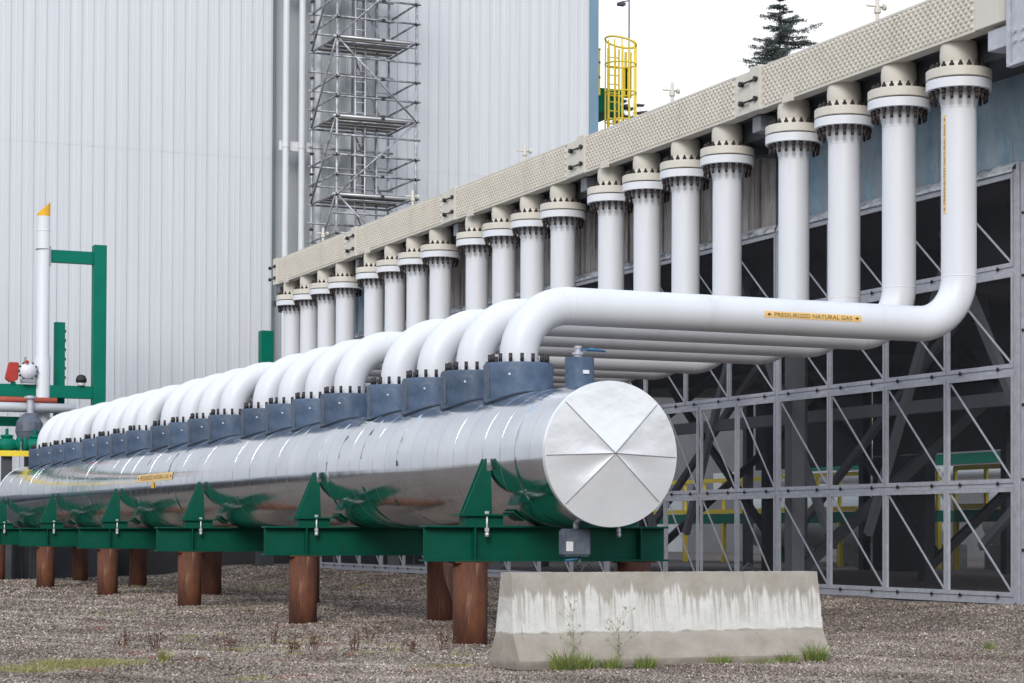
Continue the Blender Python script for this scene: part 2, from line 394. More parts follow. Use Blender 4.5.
# ------------------------------------------------------------------ tank
def build_tank():
    tk = thing('pipeline_header_tank', 'long polished silver cylindrical tank lying on green cradles', 'tank', (XT, 0, 0))
    m = MB(); n = 144; ys = []; y = YT0; vs = []; k = 0
    rings = []
    while y < YT1:
        L = (.46 + .05*math.sin(k*2.3)) if y > 21 else .40; k += 1
        y2 = min(y + L, YT1); dr = rng.normal(0, .0006); tl_ = rng.normal(0, .0006); ph = .35*y + 1.2*math.sin(y*.5)
        for f_ in (0, .007/L, .009/L, .25, .5, .75, 1 - .0005/L):
            yy = y + (y2-y)*f_; rings.append((yy, RT + dr + tl_*(f_-.5) + .0007*math.sin(PI*f_), ph + rng.normal(0, .0) + .35*(yy-y)))
        y = y2
    vs = []
    for (yy, rr, ph) in rings:
        for q in range(n):
            a = 2*PI*q/n; r2 = rr + .0009*math.sin(4*a + ph) + .0005*math.sin(9*a - 1.7*ph)
            vs.append((r2*math.sin(a), yy, ZT + r2*math.cos(a)))
    mm = len(rings)
    fs = [(i*n+q, i*n+(q+1) % n, (i+1)*n+(q+1) % n, (i+1)*n+q) for i in range(mm-1) for q in range(n)]
    m.add(vs, fs, True)
    o = m.build('cladding', M['clad'], tk, autosmooth=.5)
    o.data.materials.append(M['seam'])
    idx = np.zeros(len(o.data.polygons), np.int32)
    for i in range(0, mm-1, 7): idx[i*n:(i+1)*n] = 1
    o.data.polygons.foreach_set('material_index', idx)
    # seams: thin dark line at each overlap
    # end cap, six folded sectors
    def cap(yc, sgn, name):
        angs = [45, 135, 182, 225, 318, 358]     # degrees, counter-clockwise from +X as seen from the camera side
        m = MB(); vs = []; fs = []; nr = 10; angles = []
        A = sorted(angs); secs = [(A[i], A[i+1] if i < 5 else A[0] + 360) for i in range(6)]
        apx = (.010, yc - sgn*.080, ZT + .005)
        for (a0, a1) in secs:
            ns = max(8, int((a1-a0)/3)); b = len(vs)
            for i in range(nr+1):
                for j in range(ns+1):
                    t = i/nr; a = math.radians(a0 + (a1-a0)*j/ns)
                    rr = (RT + .006)*t
                    buck = (.007 + .006*abs(math.sin(a0*2.3)))*math.sin(PI*j/ns)*math.sin(PI*min(1, t*1.05))*(1 + .4*math.sin(a0*1.7))
                    x = apx[0]*(1-t) + rr*math.cos(a); z = ZT + .005*(1-t) + rr*math.sin(a)
                    yy = yc - sgn*(.006 + .074*(1-t) - buck)
                    vs.append((x, yy, z))
            for i in range(nr):
                for j in range(ns):
                    q = b + i*(ns+1) + j; fs.append((q, q+1, q+ns+2, q+ns+1))
        m.add(vs, fs, True); c = m.build(name, M['cap'], tk)
        r = MB(); r.lathe([(RT-.004, -.004*sgn), (RT+.006, -.006*sgn), (RT+.008, .01*sgn), (RT+.008, .05*sgn), (RT-.004, .05*sgn)], (0, yc, ZT), 128, True, 'Y')
        # open ring: drop the two end caps the lathe adds
        r.f = r.f[:-2]; r.sm = r.sm[:-2]; r.build('rim', M['cap'], c, autosmooth=.6)
        s = MB()
        for a in angs:
            ra = math.radians(a); p = Vector(apx) + Vector((0, -.004*sgn, 0)); q = Vector(((RT-.01)*math.cos(ra), yc - sgn*.012, ZT + (RT-.01)*math.sin(ra)))
            s.bar(p, q, .005, .006)
        s.build('seam', M['seam'], c)
        return c
    cap(YT0, 1, 'end_cap'); cap(YT1, -1, 'end_cap')
    # yellow pipe label on the flank
    return tk
tank = build_tank()

# lettering helper ---------------------------------------------------------
def text_polys(txt, size):
    cu = bpy.data.curves.new('txt', 'FONT'); cu.body = txt; cu.size = size; cu.resolution_u = 3
    o = bpy.data.objects.new('txt', cu); col.objects.link(o)
    dg = bpy.context.evaluated_depsgraph_get(); me = bpy.data.meshes.new_from_object(o.evaluated_get(dg))
    V = [tuple(v.co) for v in me.vertices]; F = [tuple(p.vertices) for p in me.polygons]
    bpy.data.objects.remove(o); bpy.data.curves.remove(cu); bpy.data.meshes.remove(me)
    return V, F
def pipe_label(mapf, length, height, parent, name='pipe_label'):
    """mapf(u, v, off): u along the strip, v across it, off above the surface"""
    m = MB(); nu, nv = 24, 6
    vs = [mapf((i/nu-.5)*length, (j/nv-.5)*height, .003) for j in range(nv+1) for i in range(nu+1)]
    m.add(vs, [(j*(nu+1)+i, j*(nu+1)+i+1, (j+1)*(nu+1)+i+1, (j+1)*(nu+1)+i) for j in range(nv) for i in range(nu)])
    lb = m.build(name, M['label'], parent)
    V, F = text_polys('PRESSURIZED NATURAL GAS', 1.0)
    xs = [v[0] for v in V]; ys = [v[1] for v in V]; w = max(xs) - min(xs); h = max(ys) - min(ys)
    L = length*.80; H = height*.60; t = MB()
    t.add([mapf((v[0]-min(xs))/w*L - L/2, (v[1]-min(ys))/h*H - H/2, .0055) for v in V], F)
    for sg in (-1, 1):
        a = height*.28; c = sg*length*.455
        t.add([mapf(c + sg*a*1.2, 0, .0055), mapf(c - sg*a*.3, a, .0055), mapf(c - sg*a*.3, -a, .0055)], [(0,1,2)])
        t.add([mapf(c - sg*a*.3, a*.4, .0055), mapf(c - sg*a*1.3, a*.4, .0055), mapf(c - sg*a*1.3, -a*.4, .0055), mapf(c - sg*a*.3, -a*.4, .0055)], [(0,1,2,3)])
    t.build('lettering', M['label_text'], lb)
    return lb
def tank_map(u, v, off):
    a = .17 + v/RT                    # elevation angle on the -X flank
    return (-(RT+.004+off)*math.cos(a), 37.0 - u, ZT + (RT+.004+off)*math.sin(a))
tl = pipe_label(tank_map, 2.6, .13, tank)
mt = MB(); mt.box(-.775, -.768, 36.95, 37.12, ZT-.06, ZT+.045); mt.build('hanging_tag', M['orange'], tank)

# ------------------------------------------------------------------ gas pipes
def arc(c, r, a0, a1, plane_u, plane_v, n=14):
    return [Vector(c) + Vector(plane_u)*r*math.cos(a0+(a1-a0)*k/n) + Vector(plane_v)*r*math.sin(a0+(a1-a0)*k/n) for k in range(n+1)]
PG = 'white gas pipes bending from the silver tank up to the cream headers'
def build_pipe():
    root = thing('gas_pipe', 'x', 'pipe', (XT, Y0, 0), PG)
    R = .62; dx = XR - XT
    pts = [Vector((0,0,2.70)), Vector((0,0,ZP-R))]
    pts += arc((R,0,ZP-R), R, PI, PI/2, (1,0,0), (0,0,1))[1:]
    pts += [Vector((dx*f,0,ZP)) for f in (.3,.5,.7)]
    pts += arc((dx-R,0,ZP+R), R, -PI/2, 0, (1,0,0), (0,0,1))
    pts += [Vector((dx,0,5.5)), Vector((dx,0,6.62))]
    m = MB(); m.tube(pts, RP, 48); m.lathe([(RP, 6.60), (RP+.004, 6.62), (RP+.05, 6.80)], (dx,0,0), 48)
    # weld beads
    for z in (ZP+R, 6.58): m.lathe([(RP, z-.010), (RP+.0035, z-.004), (RP+.0035, z+.004), (RP, z+.010)], (dx,0,0), 48)
    for x_ in (R, dx-R): m.lathe([(RP, x_-.010), (RP+.003, x_-.004), (RP+.003, x_+.004), (RP, x_+.010)], (0,0,ZP), 48, True, 'X')
    m.build('pipe', M['white'], root, autosmooth=.7)
    m = MB(); m.lathe([(RP+.01, 6.795), (.405, 6.795), (.412, 6.80), (.412, 6.912), (.405, 6.918), (RP+.01, 6.918)], (dx,0,0), 64); m.build('flange', M['white'], root, autosmooth=.5)
    m = MB(); m.lathe([(.33, 6.918), (.33, 6.936)], (dx,0,0), 48); m.build('gasket', M['bolt'], root, autosmooth=.5)
    nb = 20; first = None
    for k in range(nb):
        a = 2*PI*k/nb + .08; x, y = dx + .345*math.cos(a), .345*math.sin(a)
        if first is None:
            b = MB(); b.lathe([(.034, 6.74), (.034, 6.794)], (0,0,0), 6, False); b.lathe([(.020, 6.655), (.020, 6.74)], (0,0,0), 8)
            b.lathe([(.014, 6.78), (.014, 7.07)], (0,0,0), 6); b.lathe([(.034, 7.060), (.034, 7.10)], (0,0,0), 6, False); b.lathe([(.019, 7.10), (.015, 7.135)], (0,0,0), 8)
            first = b.build('flange_bolt', M['bolt_brown'], root); first.location = (x, y, 0)
        else:
            c = first.copy(); col.objects.link(c); c.parent = root; c.location = (x, y, 0)
    # blue insulation jacket over the lower flange, its skirt following the tank
    m = MB(); n = 64; rj = .403; vs = []
    zt = 3.135
    for q in range(n):
        a = 2*PI*q/n; x, y = rj*math.cos(a), rj*math.sin(a)
        zb = ZT + math.sqrt(max(0, (RT+.002)**2 - x*x)) - .004
        for j in range(6): 
            w = .006*math.sin(5*a + j*2.1) + .004*math.sin(11*a - j)
            s_ = 1 + (w if 0 < j < 5 else 0)/rj + (.012 if j == 4 else 0) - (.02 if j == 5 else 0)
            vs.append((x*s_, y*s_, zb + (zt-zb)*(j/5 if j < 4 else (.93 if j == 4 else 1))))
    fs = [(q*6+j, ((q+1) % n)*6+j, ((q+1) % n)*6+j+1, q*6+j+1) for q in range(n) for j in range(5)]
    fs.append(tuple(q*6+5 for q in range(n)))
    m.add(vs, fs, True); jk = m.build('insulation_jacket', M['blue_jacket'], root, autosmooth=.8)
    hem = []
    for q in range(41):
        a = 2*PI*q/40; x, y = .405*math.cos(a), .405*math.sin(a); hem.append((x, y, ZT + math.sqrt((RT+.002)**2 - x*x) + .012))
    m = MB(); m.tube(hem, .011, 6, False); m.build('hem', M['jacket_hem'], jk)
    m = MB(); a = math.radians(188); m.bar((.408*math.cos(a), .408*math.sin(a), 2.74), (.408*math.cos(a), .408*math.sin(a), 3.10), .05, .012); m.build('lacing_strip', M['grey_jacket'], jk)
    m = MB(); a = math.radians(232); m.lathe([(.001,-.008),(.014,-.006),(.014,0)], (.412*math.cos(a), .412*math.sin(a), 2.99), 10, True, 'Y'); m.build('button', M['plaque'], jk)
    first = None
    for k in range(16):
        a = 2*PI*k/16 + .1; x, y = .335*math.cos(a), .335*math.sin(a)
        if first is None:
            b = MB(); b.lathe([(.022, 3.13), (.022, 3.235)], (0,0,0), 10); first = b.build('stud_bolt', M['bolt'], root); first.location = (x, y, 0)
        else:
            c = first.copy(); col.objects.link(c); c.parent = root; c.location = (x, y, 0)
    return root
proto = build_pipe()
HN = ['nearest', 'second nearest', 'middle', 'second farthest', 'farthest']
PN = ['nearest', 'second', 'third', 'farthest']
pipes = []
for i in range(20):
    p = proto if i == 0 else copy_tree(proto, (XT, ry(i), 0))
    h, k = divmod(i, 4)
    p['label'] = 'white gas pipe under the %s cream header, %s of its four' % (HN[h], PN[k])
    pipes.append(p)
pipes[0]['label'] = 'nearest white gas pipe carrying the yellow pressurized natural gas labels'
# labels of pipe 1
def hmap(u, v, off):
    a = v/RP; r = RP + off
    return (13.53 - XT + u, -r*math.cos(a), ZP + r*math.sin(a))
pipe_label(hmap, 1.36, .078, pipes[0])
def vmap(u, v, off):
    a = math.radians(183) - v/RP; r = RP + off
    return (XR - XT + r*math.cos(a), r*math.sin(a), 5.86 + u)
pipe_label(vmap, 1.25, .05, pipes[0])

# small vent valves at both tank ends
def small_valve(y, label):
    r = thing('drain_valve', label, 'valve', (XT, y, 0), 'small jacketed valves on top of the silver tank')
    zt = 3.085; n = 32; vs = []
    for q in range(n):
        a = 2*PI*q/n; x, yy = .157*math.cos(a), .157*math.sin(a)
        zb = ZT + math.sqrt(RT**2 - x*x) - .003
        for j in range(5): 
            s_ = 1 + .03*math.sin(3*a + j*1.7)*(0 < j < 4)
            vs.append((x*s_, yy*s_, zb + (zt-zb)*j/4))
    m = MB(); m.add(vs, [(q*5+j, ((q+1) % n)*5+j, ((q+1) % n)*5+j+1, q*5+j+1) for q in range(n) for j in range(4)] + [tuple(q*5+4 for q in range(n))], True)
    m.build('insulation_jacket', M['grey_jacket'] if y > 30 else M['blue_jacket'], r, autosmooth=.8)
    m = MB(); m.lathe([(.045, zt-.01), (.045, zt+.03), (.06, zt+.03), (.06, zt+.055), (.03, zt+.06), (.03, zt+.10), (.04, zt+.10), (.04, zt+.125)], (-.02,0,0), 16); m.build('valve_body', M['galv'], r, autosmooth=.5)
    m = MB(); m.bar((-.02,0,zt+.085), (.10,-.01,zt+.095), .045, .02); m.tube([(.08,-.01,zt+.09), (.16,-.015,zt+.09), (.30,-.02,zt+.078)], [.018,.020,.009], 12); m.build('lever', M['blue_handle'], r)
    m = MB(); m.box(-.035, .035, -.172, -.160, 2.90, 2.94); m.build('name_plate', M['plaque'], r)
small_valve(20.93, 'small blue jacketed valve with a blue lever near the round end of the silver tank')
small_valve(52.0, 'small grey jacketed valve at the far end of the silver tank')

# ------------------------------------------------------------------ cradles / supports
def build_support():
    y0 = 21.70; r = thing('pipe_support', 'x', 'support', (XT, y0, 0), 'green steel cradles on rusty piles under the silver tank')
    xl, xr = 8.225 - XT, 11.165 - XT; zt, zb = 1.268, .875; hw = .11
    m = MB(); m.box(xl, xr, -hw, hw, zt-.022, zt); m.box(xl, xr, -hw, hw, zb, zb+.022); m.box(xl+.01, xr-.01, -.011, .011, zb+.022, zt-.022)
    m.build('beam', M['green'], r, bevel=.003)
    for x in (8.80-XT, 10.82-XT):
        for sg in (-1, 1):
            
            q = MB(); q.box(x-.008, x+.008, sg*.011 if sg > 0 else -.106, .106 if sg > 0 else -.011, zb+.022, zt-.022); q.build('stiffener', M['green'], r)
    for sgn in (-1, 1):
        s = MB()
        X = lambda a: sgn*a
        # gusset plate: right triangle, slanted outer edge
        pts = [(X(1.075), 1.395), (X(.80), 1.99), (X(.785), 1.99), (X(.785), 1.395)]
        # keep the plate outside the tank surface
        prof = [(X(1.085), 1.395), (X(.822), 2.00), (X(.802), 2.00), (X(.802), 1.87), (X(.752), 1.86), (X(.735), 1.395)]
        s.prism(prof, 'Y', -.10, -.082); s.prism(prof, 'Y', -.01, .008)
        g = s.build('gusset', M['green'], r)
        s = MB(); arcp = []
        a0, a1 = math.radians(230), math.radians(242)
        arcp = [(X(-(RT+.010)*math.cos(a0+(a1-a0)*k/14)), ZT + (RT+.010)*math.sin(a0+(a1-a0)*k/14)) for k in range(15)]
        arco = [(X(-(RT+.030)*math.cos(a0+(a1-a0)*k/14)), ZT + (RT+.030)*math.sin(a0+(a1-a0)*k/14)) for k in range(15)][::-1]
        s.prism(arcp + arco, 'Y', -.15, .15); s.build('saddle_plate', M['green'], r)
        s = MB(); s.box(min(X(.775), X(.757)), max(X(.775), X(.757)), -.080, -.012, 1.396, 1.80); s.build('rib_plate', M['green'], r)
        s = MB(); s.box(min(X(1.13), X(.55)), max(X(1.13), X(.55)), -.13, .13, 1.372, 1.394); s.build('base_plate', M['green'], r)
        s = MB(); s.box(min(X(1.05), X(.60)), max(X(1.05), X(.60)), -.09, .09, 1.27, 1.371); s.build('slide_block', M['green'], r)
        s = MB(); bx = X(.80); s.lathe([(.012, 1.17), (.012, 1.40)], (bx, -.108, 0), 8); s.lathe([(.026, 1.395), (.026, 1.425)], (bx, -.108, 0), 6, False); s.lathe([(.026, 1.20), (.026, 1.243)], (bx, -.108, 0), 6, False)
        s.lathe([(.022, 1.145), (.026, 1.17), (.026, 1.19)], (bx, -.108, 0), 8); s.build('anchor_bolt', M['scaff_light'], r)
    for x in (8.785 - XT, 10.78 - XT):
        s = MB(); s.tube([(x,0,-.25), (x,0,.40), (x,0,.86)], .190, 32); p = s.build('pile', M['rust'], r)
        s = MB(); s.box(x-.22, x+.22, -.125, .125, .858, .8735); s.build('cap_plate', M['rust'], p)
    return r
SUPN = ['closest to the round tank end', 'second from the round tank end', 'third from the round tank end', 'fourth from the round tank end', 'fifth from the round tank end', 'farthest, at the left edge of the photo']
sup = build_support()
sups = [sup] + [copy_tree(sup, (XT, 21.70 + 6.027*i, 0)) for i in range(1, 6)]
for s, l in zip(sups, SUPN): s['label'] = 'green beam cradle on two rusty piles, ' + l
m = MB(); m.prism([(.15, .857), (.84, .857), (.80, .70), (.15, .0)], 'X', 8.80 - XT - .01, 8.80 - XT + .01); m.build('brace_plate', M['rust'], sups[0])

# junction box under the near end
r = thing('junction_box', 'grey junction box with a pale label hanging under the round tank end', 'junction box', (9.50, 20.50, 0))
m = MB(); m.box(-.165, .135, -.09, .09, .945, 1.235); m.build('housing', M['grey_jacket'], r, bevel=.02)
m = MB(); m.box(-.155, -.075, -.0945, -.0915, 1.0, 1.10); m.build('sticker', M['plaque'], r)
m = MB(); m.tube([(0,0,1.22), (0,0,1.30)], .03, 10); m.build('bracket', M['galv'], r)
m = MB(); m.tube([(-.13,-.02,.90), (-.02,-.02,.915), (.02,-.02,.93)], [.014,.02,.014], 10); m.build('valve_handle', M['blue_handle'], r)
m = MB(); m.tube([(.04,0,.95), (.04,0,.88), (.02,-.01,.84)], [.022,.022,.014], 10); m.tube([(.04,0,.86),(.14,-.01,.83)], .009, 6); m.build('drain_cock', M['dark_steel'], r)

# ------------------------------------------------------------------ concrete barrier
def barrier():
    L = 3.23; D = .62; H = .838
    r = thing('concrete_barrier', 'stained white concrete traffic barrier standing on the gravel', 'barrier', (7.33, 16.96, 0)); r.rotation_euler.z = math.radians(3.0)
    half = [(0,0),(0,.075),(.135,.30),(.205,H)]   # profile: offset from foot, height
    prof = [(h[0], h[1]) for h in half] + [(D-h[0], h[1]) for h in half[::-1]]
    m = MB(); nx = 90; P = []
    # resample profile
    pr = []
    for i in range(len(prof)):
        a = prof[i]; b = prof[(i+1) % len(prof)]; k = max(1, int(math.dist(a, b)/.045)) if i < len(prof)-1 else 1
        for j in range(k): pr.append((a[0]+(b[0]-a[0])*j/k, a[1]+(b[1]-a[1])*j/k))
    n = len(pr); vs = []
    for i in range(nx+1):
        x = L*i/nx; 
        sk = 0
        for (y, z) in pr:
            e = .0022*math.sin(x*9+z*13) + rng.normal(0, .0014); ex = 0
            if i in (0, nx): ex = rng.normal(0, .0015) 
            taper = (.0 if z < .3 else -.03*(z-.3))*(1 if i == nx else (-1 if i == 0 else 0))
            vs.append((x + ex + taper, y + (e if y < D/2 else -e), z + (rng.normal(0, .0012) if z > .8 else 0)))
    fs = [(i*n+j, i*n+(j+1) % n, (i+1)*n+(j+1) % n, (i+1)*n+j) for i in range(nx) for j in range(n)]
    fs += [tuple(range(n))[::-1], tuple(nx*n + j for j in range(n))]
    m.add(vs, fs, True); m.build('concrete_body', M['barrier'], r, autosmooth=.35)
    for x in (.83, 2.52):
        q = MB(); q.tube([(x-.10, D/2, H-.03), (x-.05, D/2-.01, H+.045), (x, D/2, H+.075), (x+.05, D/2+.01, H+.04), (x+.12, D/2, H-.03)], .008, 8); q.build('lifting_loop', M['bolt'], r)
barrier()

# ------------------------------------------------------------------ cream headers
def build_header():
    r = thing('cooler_header', 'x', 'header box', (XH, 21.9, 0), 'cream plug headers along the top of the cooler')
    z0, z1 = 7.40, 8.02; w = .20
    m = MB(); m.box(0, w, 0, 5.26, z0, z1)
    m.box(-.012, .0, .0, 5.26, z1-.03, z1+.004); m.box(-.012, 0, 0, 5.26, z0-.004, z0+.03)
    m.build('header_box', M['cream'], r)
    m = MB(); m.box(w+.001, .46, -.42, 5.55, z0+.03, z1-.06); m.build('rear_box', M['dark_steel'], r)
    m = MB(); rows = 10
    for j in range(rows):
        z = z0 + .065 + j*.0545
        k = 0; y = .07 + (.055 if j % 2 else 0)
        while y < 5.2:
            m.lathe([(.030, .01), (.030, -.012), (.021, -.030)], (0, y, z), 8, False, 'X'); y += .11
    m.build('plugs', M['cream'], r)
    m = MB(); m.box(-.010, w, -.60, -.002, z0+.004, z1-.004); m.build('end_box', M['cream'], r, bevel=.004)
    m = MB(); m.box(-.045, w, 5.264, 5.56, z0-.01, z1+.03); m.build('end_plate', M['cream'], r, bevel=.006)
    for z in (7.56, 7.85):
        q = MB(); q.tube([(-.055, 5.30, z), (-.055, 5.80, z)], .016, 8)
        q.lathe([(.042,-.02),(.042,.02)], (-.062, 5.36, z), 8, False, 'X'); q.lathe([(.042,-.03),(.042,.03)], (-.05, 5.80, z), 8, False, 'X'); q.build('tie_bolt', M['bolt'], r)
    q = MB(); q.box(-.05, .0, 4.35, 4.60, z0-.05, z0+.06); q.build('lifting_lug', M['cream'], r)
    for k in range(4):
        y = Y0 - 21.9 + k*S; x = XR - XH
        q = MB(); q.tube([(x, y, 7.06), (x, y, 7.12), (x, y, 7.19), (x, y, 7.26), (x, y, 7.34), (x, y, 7.42)], [RP, RP+.004, RP+.014, RP+.018, RP+.012, RP], 48)
        q.lathe([(RP+.045, 7.056), (RP+.03, 7.10), (RP, 7.17)], (x, y, 0), 48); 
        nz = q.build('nozzle', M['cream'], r, autosmooth=.7)
        q = MB(); q.lathe([(RP+.01, 6.936), (.405, 6.936), (.412, 6.942), (.412, 7.05), (.405, 7.056), (RP+.01, 7.056)], (x, y, 0), 64); q.build('nozzle_flange', M['cream'], nz, autosmooth=.5)
    return r
hd = build_header(); heads = [hd] + [copy_tree(hd, (XH, 21.9 + BAY*0 + 6.037*i, 0)) for i in range(1, 5)]
for i, h in enumerate(heads): 
    h.location.y = 21.9 + (ry(4*i) - Y0)
    h['label'] = ['cream studded header box above the labelled nearest pipe, nearest of five', 'cream studded header box, second nearest, under the sky beside the ladder', 'cream studded header box in the middle of the row of five', 'cream studded header box, second farthest, below the scaffold tower', 'cream studded header box at the far left end of the row'][i]

def vent_valve(y, l):
    r = thing('vent_valve', l, 'valve', (XR+.15, y, 8.02), 'small pale vent valves standing on the cream headers')
    m = MB(); m.lathe([(.05, 0), (.05, .03), (.028, .035), (.028, .26), (.05, .27), (.05, .33), (.028, .34), (.028, .46), (.018, .5)], (0,0,0), 14); m.build('stem', M['cream'], r, autosmooth=.5)
    m = MB(); m.tube([(-.17,.0,.36), (.11,0,.36)], .017, 8); m.lathe([(.045,-.02),(.045,.02)], (.11,0,.36), 10, False, 'X'); m.build('handle', M['cream'], r)
for i, l in enumerate(['cross shaped pale vent valve on the nearest cream header', 'cross shaped pale vent valve against the sky on the second nearest cream header', 'small pale vent valve on the middle cream header', 'small pale vent valve on the header below the scaffold tower', 'small pale vent valve on the farthest cream header']):
    vent_valve([24.7, 30.75, 36.75, 42.75, 48.9][i], l)

# ------------------------------------------------------------------ air cooler structure
ck = thing('air_cooler', 'long raised air cooler with weathered steel sides behind the row of white pipes', 'air cooler', (XC, 21.3, 0))
def P(mb, name, mat, bevel=0, par=None): return mb.build(name, mat, par or ck, bevel=bevel)
def rel(mb):
    mb.v = [(x - XC, y - 21.3, z) for x, y, z in mb.v]; return mb
YE = 52.9
m = MB(); m.box(XH+.44, 30.5, 21.35, YE, 7.13, 7.96); P(rel(m), 'bundle_casing', M['dark_steel'])
for k in range(5):
    a = 22.63 + 6.03*k; b = a + 6.0
    if k == 0: a = 21.3
    m = MB(); m.box(XC+.06, XC+.12, a, b, 5.86, 7.125)
    if k >= 1:
        for j in range(1, 9):
            yy = a + (b-a)*j/9; m.box(XC+.035, XC+.058, yy-.012, yy+.012, 5.9, 7.1)
    P(rel(m), 'side_sheet', M['wall_blue'] if k in (0, 4) else M['wall_brown'])
    m = MB(); m.box(XH+.30, XC+.2, b-.09, b+.09, 7.0, 7.125); m.box(XC-.02, XC+.03, b-.08, b+.08, 5.9, 7.0); P(rel(m), 'wall_rib', M['dark_steel'])
    # outlet bolts and streaky fixings
    m = MB(); m.box(XH+.16, XH+.43, 21.9+(ry(4*k)-Y0)+5.58, 21.9+(ry(4*k)-Y0)+5.82, 7.15, 7.37); P(rel(m), 'header_bracket', M['grey_steel'])
m = MB(); m.box(XC+.06, 30.5, 21.25, 21.31, 5.86, 7.1); P(rel(m), 'end_sheet', M['wall_blue'])
m = MB(); m.box(XC+.0, 30.5, 21.3, YE, 5.90, 5.97); 
m.v = [(x if x > 17 else XC+.13, y, z) for x, y, z in m.v]; P(rel(m), 'plenum_floor', M['dark_steel'])
# far side frames, columns, bracing
for k in range(6):
    yy = 22.55 + 6.03*k + (.09 if k else 0)
    for x in (XC+.30, 23.5, 29.8):
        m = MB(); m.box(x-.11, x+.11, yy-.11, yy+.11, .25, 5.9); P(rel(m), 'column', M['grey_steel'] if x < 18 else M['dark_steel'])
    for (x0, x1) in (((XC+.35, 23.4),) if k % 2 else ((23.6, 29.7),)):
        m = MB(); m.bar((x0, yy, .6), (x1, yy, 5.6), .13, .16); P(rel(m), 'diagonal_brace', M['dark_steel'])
        pass
for k in range(5):
    a = 22.7 + 6.03*k
    if k in (0, 2):
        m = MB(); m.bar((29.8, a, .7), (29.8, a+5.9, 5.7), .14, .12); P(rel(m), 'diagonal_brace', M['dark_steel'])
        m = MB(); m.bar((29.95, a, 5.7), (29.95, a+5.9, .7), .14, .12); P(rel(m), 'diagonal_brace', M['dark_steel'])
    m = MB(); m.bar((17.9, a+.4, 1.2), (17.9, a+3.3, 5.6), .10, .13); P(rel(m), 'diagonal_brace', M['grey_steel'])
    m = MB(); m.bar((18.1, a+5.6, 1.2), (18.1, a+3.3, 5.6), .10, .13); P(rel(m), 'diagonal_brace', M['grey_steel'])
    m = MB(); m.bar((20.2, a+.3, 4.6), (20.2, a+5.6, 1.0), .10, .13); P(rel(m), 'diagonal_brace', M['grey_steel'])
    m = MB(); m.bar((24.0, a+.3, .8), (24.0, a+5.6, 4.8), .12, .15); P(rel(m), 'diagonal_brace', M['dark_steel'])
    m = MB(); m.box(19.0, 19.15, a, a+6.0, 3.1, 3.3); P(rel(m), 'girt', M['grey_steel'])
    m = MB(); m.tube([(20.3, a+2.9, 5.92), (20.3, a+2.9, 4.9)], [1.9, 2.0], 40); P(rel(m), 'fan_ring', M['dark_steel'])
    m = MB(); m.tube([(26.4, a+2.9, 5.92), (26.4, a+2.9, 4.9)], [1.9, 2.0], 40); P(rel(m), 'fan_ring', M['dark_steel'])
for k in range(5):
    a = 22.7 + 6.03*k
    m = MB(); m.box(30.0, 30.06, a, a+5.9, (3.9, 3.5, 3.55, 3.2, 3.0)[k], 5.9); P(rel(m), 'dark_backing_sheet', M['dark_steel'])  # dark sheets added so the space behind the upper screens stays dark
    if k == 3: m = MB(); m.box(30.0, 30.06, a+3.2, a+5.9, .3, (3.9, 3.5, 3.55, 3.2, 3.0)[k]-.01); P(rel(m), 'dark_backing_sheet', M['dark_steel'])
m = MB(); m.tube([(18.5, 31.1, .2), (18.5, 31.1, 5.9)], .17, 24); P(rel(m), 'round_column', M['grey_steel'])
m = MB(); m.box(XC-.02, 30.4, 22.4, YE, .05, .22); P(rel(m), 'floor_slab', M['dark_steel'])
# galvanised end channel at the near end of the headers
m = MB(); m.box(XH-.03, XH+.02, 20.5, 21.17, 6.83, 8.3); m.box(XH-.08, XH-.031, 21.14, 21.17, 6.83, 8.3); m.box(XH+.021, XH+.5, 20.5, 20.56, 6.83, 8.3); m.box(XH-.08, XH+.02, 20.5, 21.17, 6.80, 6.829); ec = P(rel(m), 'end_channel', M['galv'], .004)
for yy in (20.90, 21.05):
    for z in (7.10, 7.22):
        q = MB(); q.lathe([(.028,-.03),(.028,0)], (XH-.03, yy, z), 6, False, 'X'); P(rel(q), 'channel_bolt', M['galv'], 0, ec)
m = MB(); m.box(XH+.05, XH+.3, 21.20, 21.72, 7.11, 7.36); P(rel(m), 'support_bracket', M['galv'], .006)

# enclosure bays ---------------------------------------------------------------
ZR = [(.40,1.80),(1.86,3.28),(3.34,4.565),(4.64,5.84)]
BN = ['nearest', 'second nearest', 'middle', 'second farthest', 'farthest']
PANEL = {}
def panel(parent, y0, y1, z0, z1):
    key = (round(y1-y0, 3), round(z1-z0, 3)); L, H = key
    if key not in PANEL:
        e = bpy.data.objects.new('screen_panel', None)
        fw = .055; m = MB()
        m.box(-.035, .0, .012, fw, 0, H); m.box(-.035, .0, L-fw, L-.012, 0, H); m.box(-.033, .0, fw, L-fw, 0, fw); m.box(-.033, .0, fw, L-fw, H-fw, H)
        fr = m.build('screen_panel', M['galv'], parent)
        s = MB(); s.add([(.004, fw-.01, fw-.01), (.004, L-fw+.01, fw-.01), (.004, L-fw+.01, H-fw+.01), (.004, fw-.01, H-fw+.01)], [(0,1,2,3)])
        sc = s.build('wire_screen', M['screen'], fr)
        b = MB(); b.bar((-.010, fw+.01, fw), (-.010, L-fw-.01, H-fw), .012, .026); br = b.build('diagonal_rod', M['galv'], fr)
        c = MB()
        for yy in (L*.22, L*.78): c.box(-.046, -.036, yy-.03, yy+.03, -.020, .006); c.box(-.05, -.036, yy-.008, yy+.008, -.032, .022)
        cl = c.build('latch', M['bolt'], fr)
        bpy.data.objects.remove(e)
        fr.location = (0, y0, z0); PANEL[key] = fr; return fr
    src = PANEL[key]; f = src.copy(); col.objects.link(f); f.parent = parent; f.location = (0, y0, z0)
    for ch in list(src.children):
        d = ch.copy(); col.objects.link(d); d.parent = f
    return f
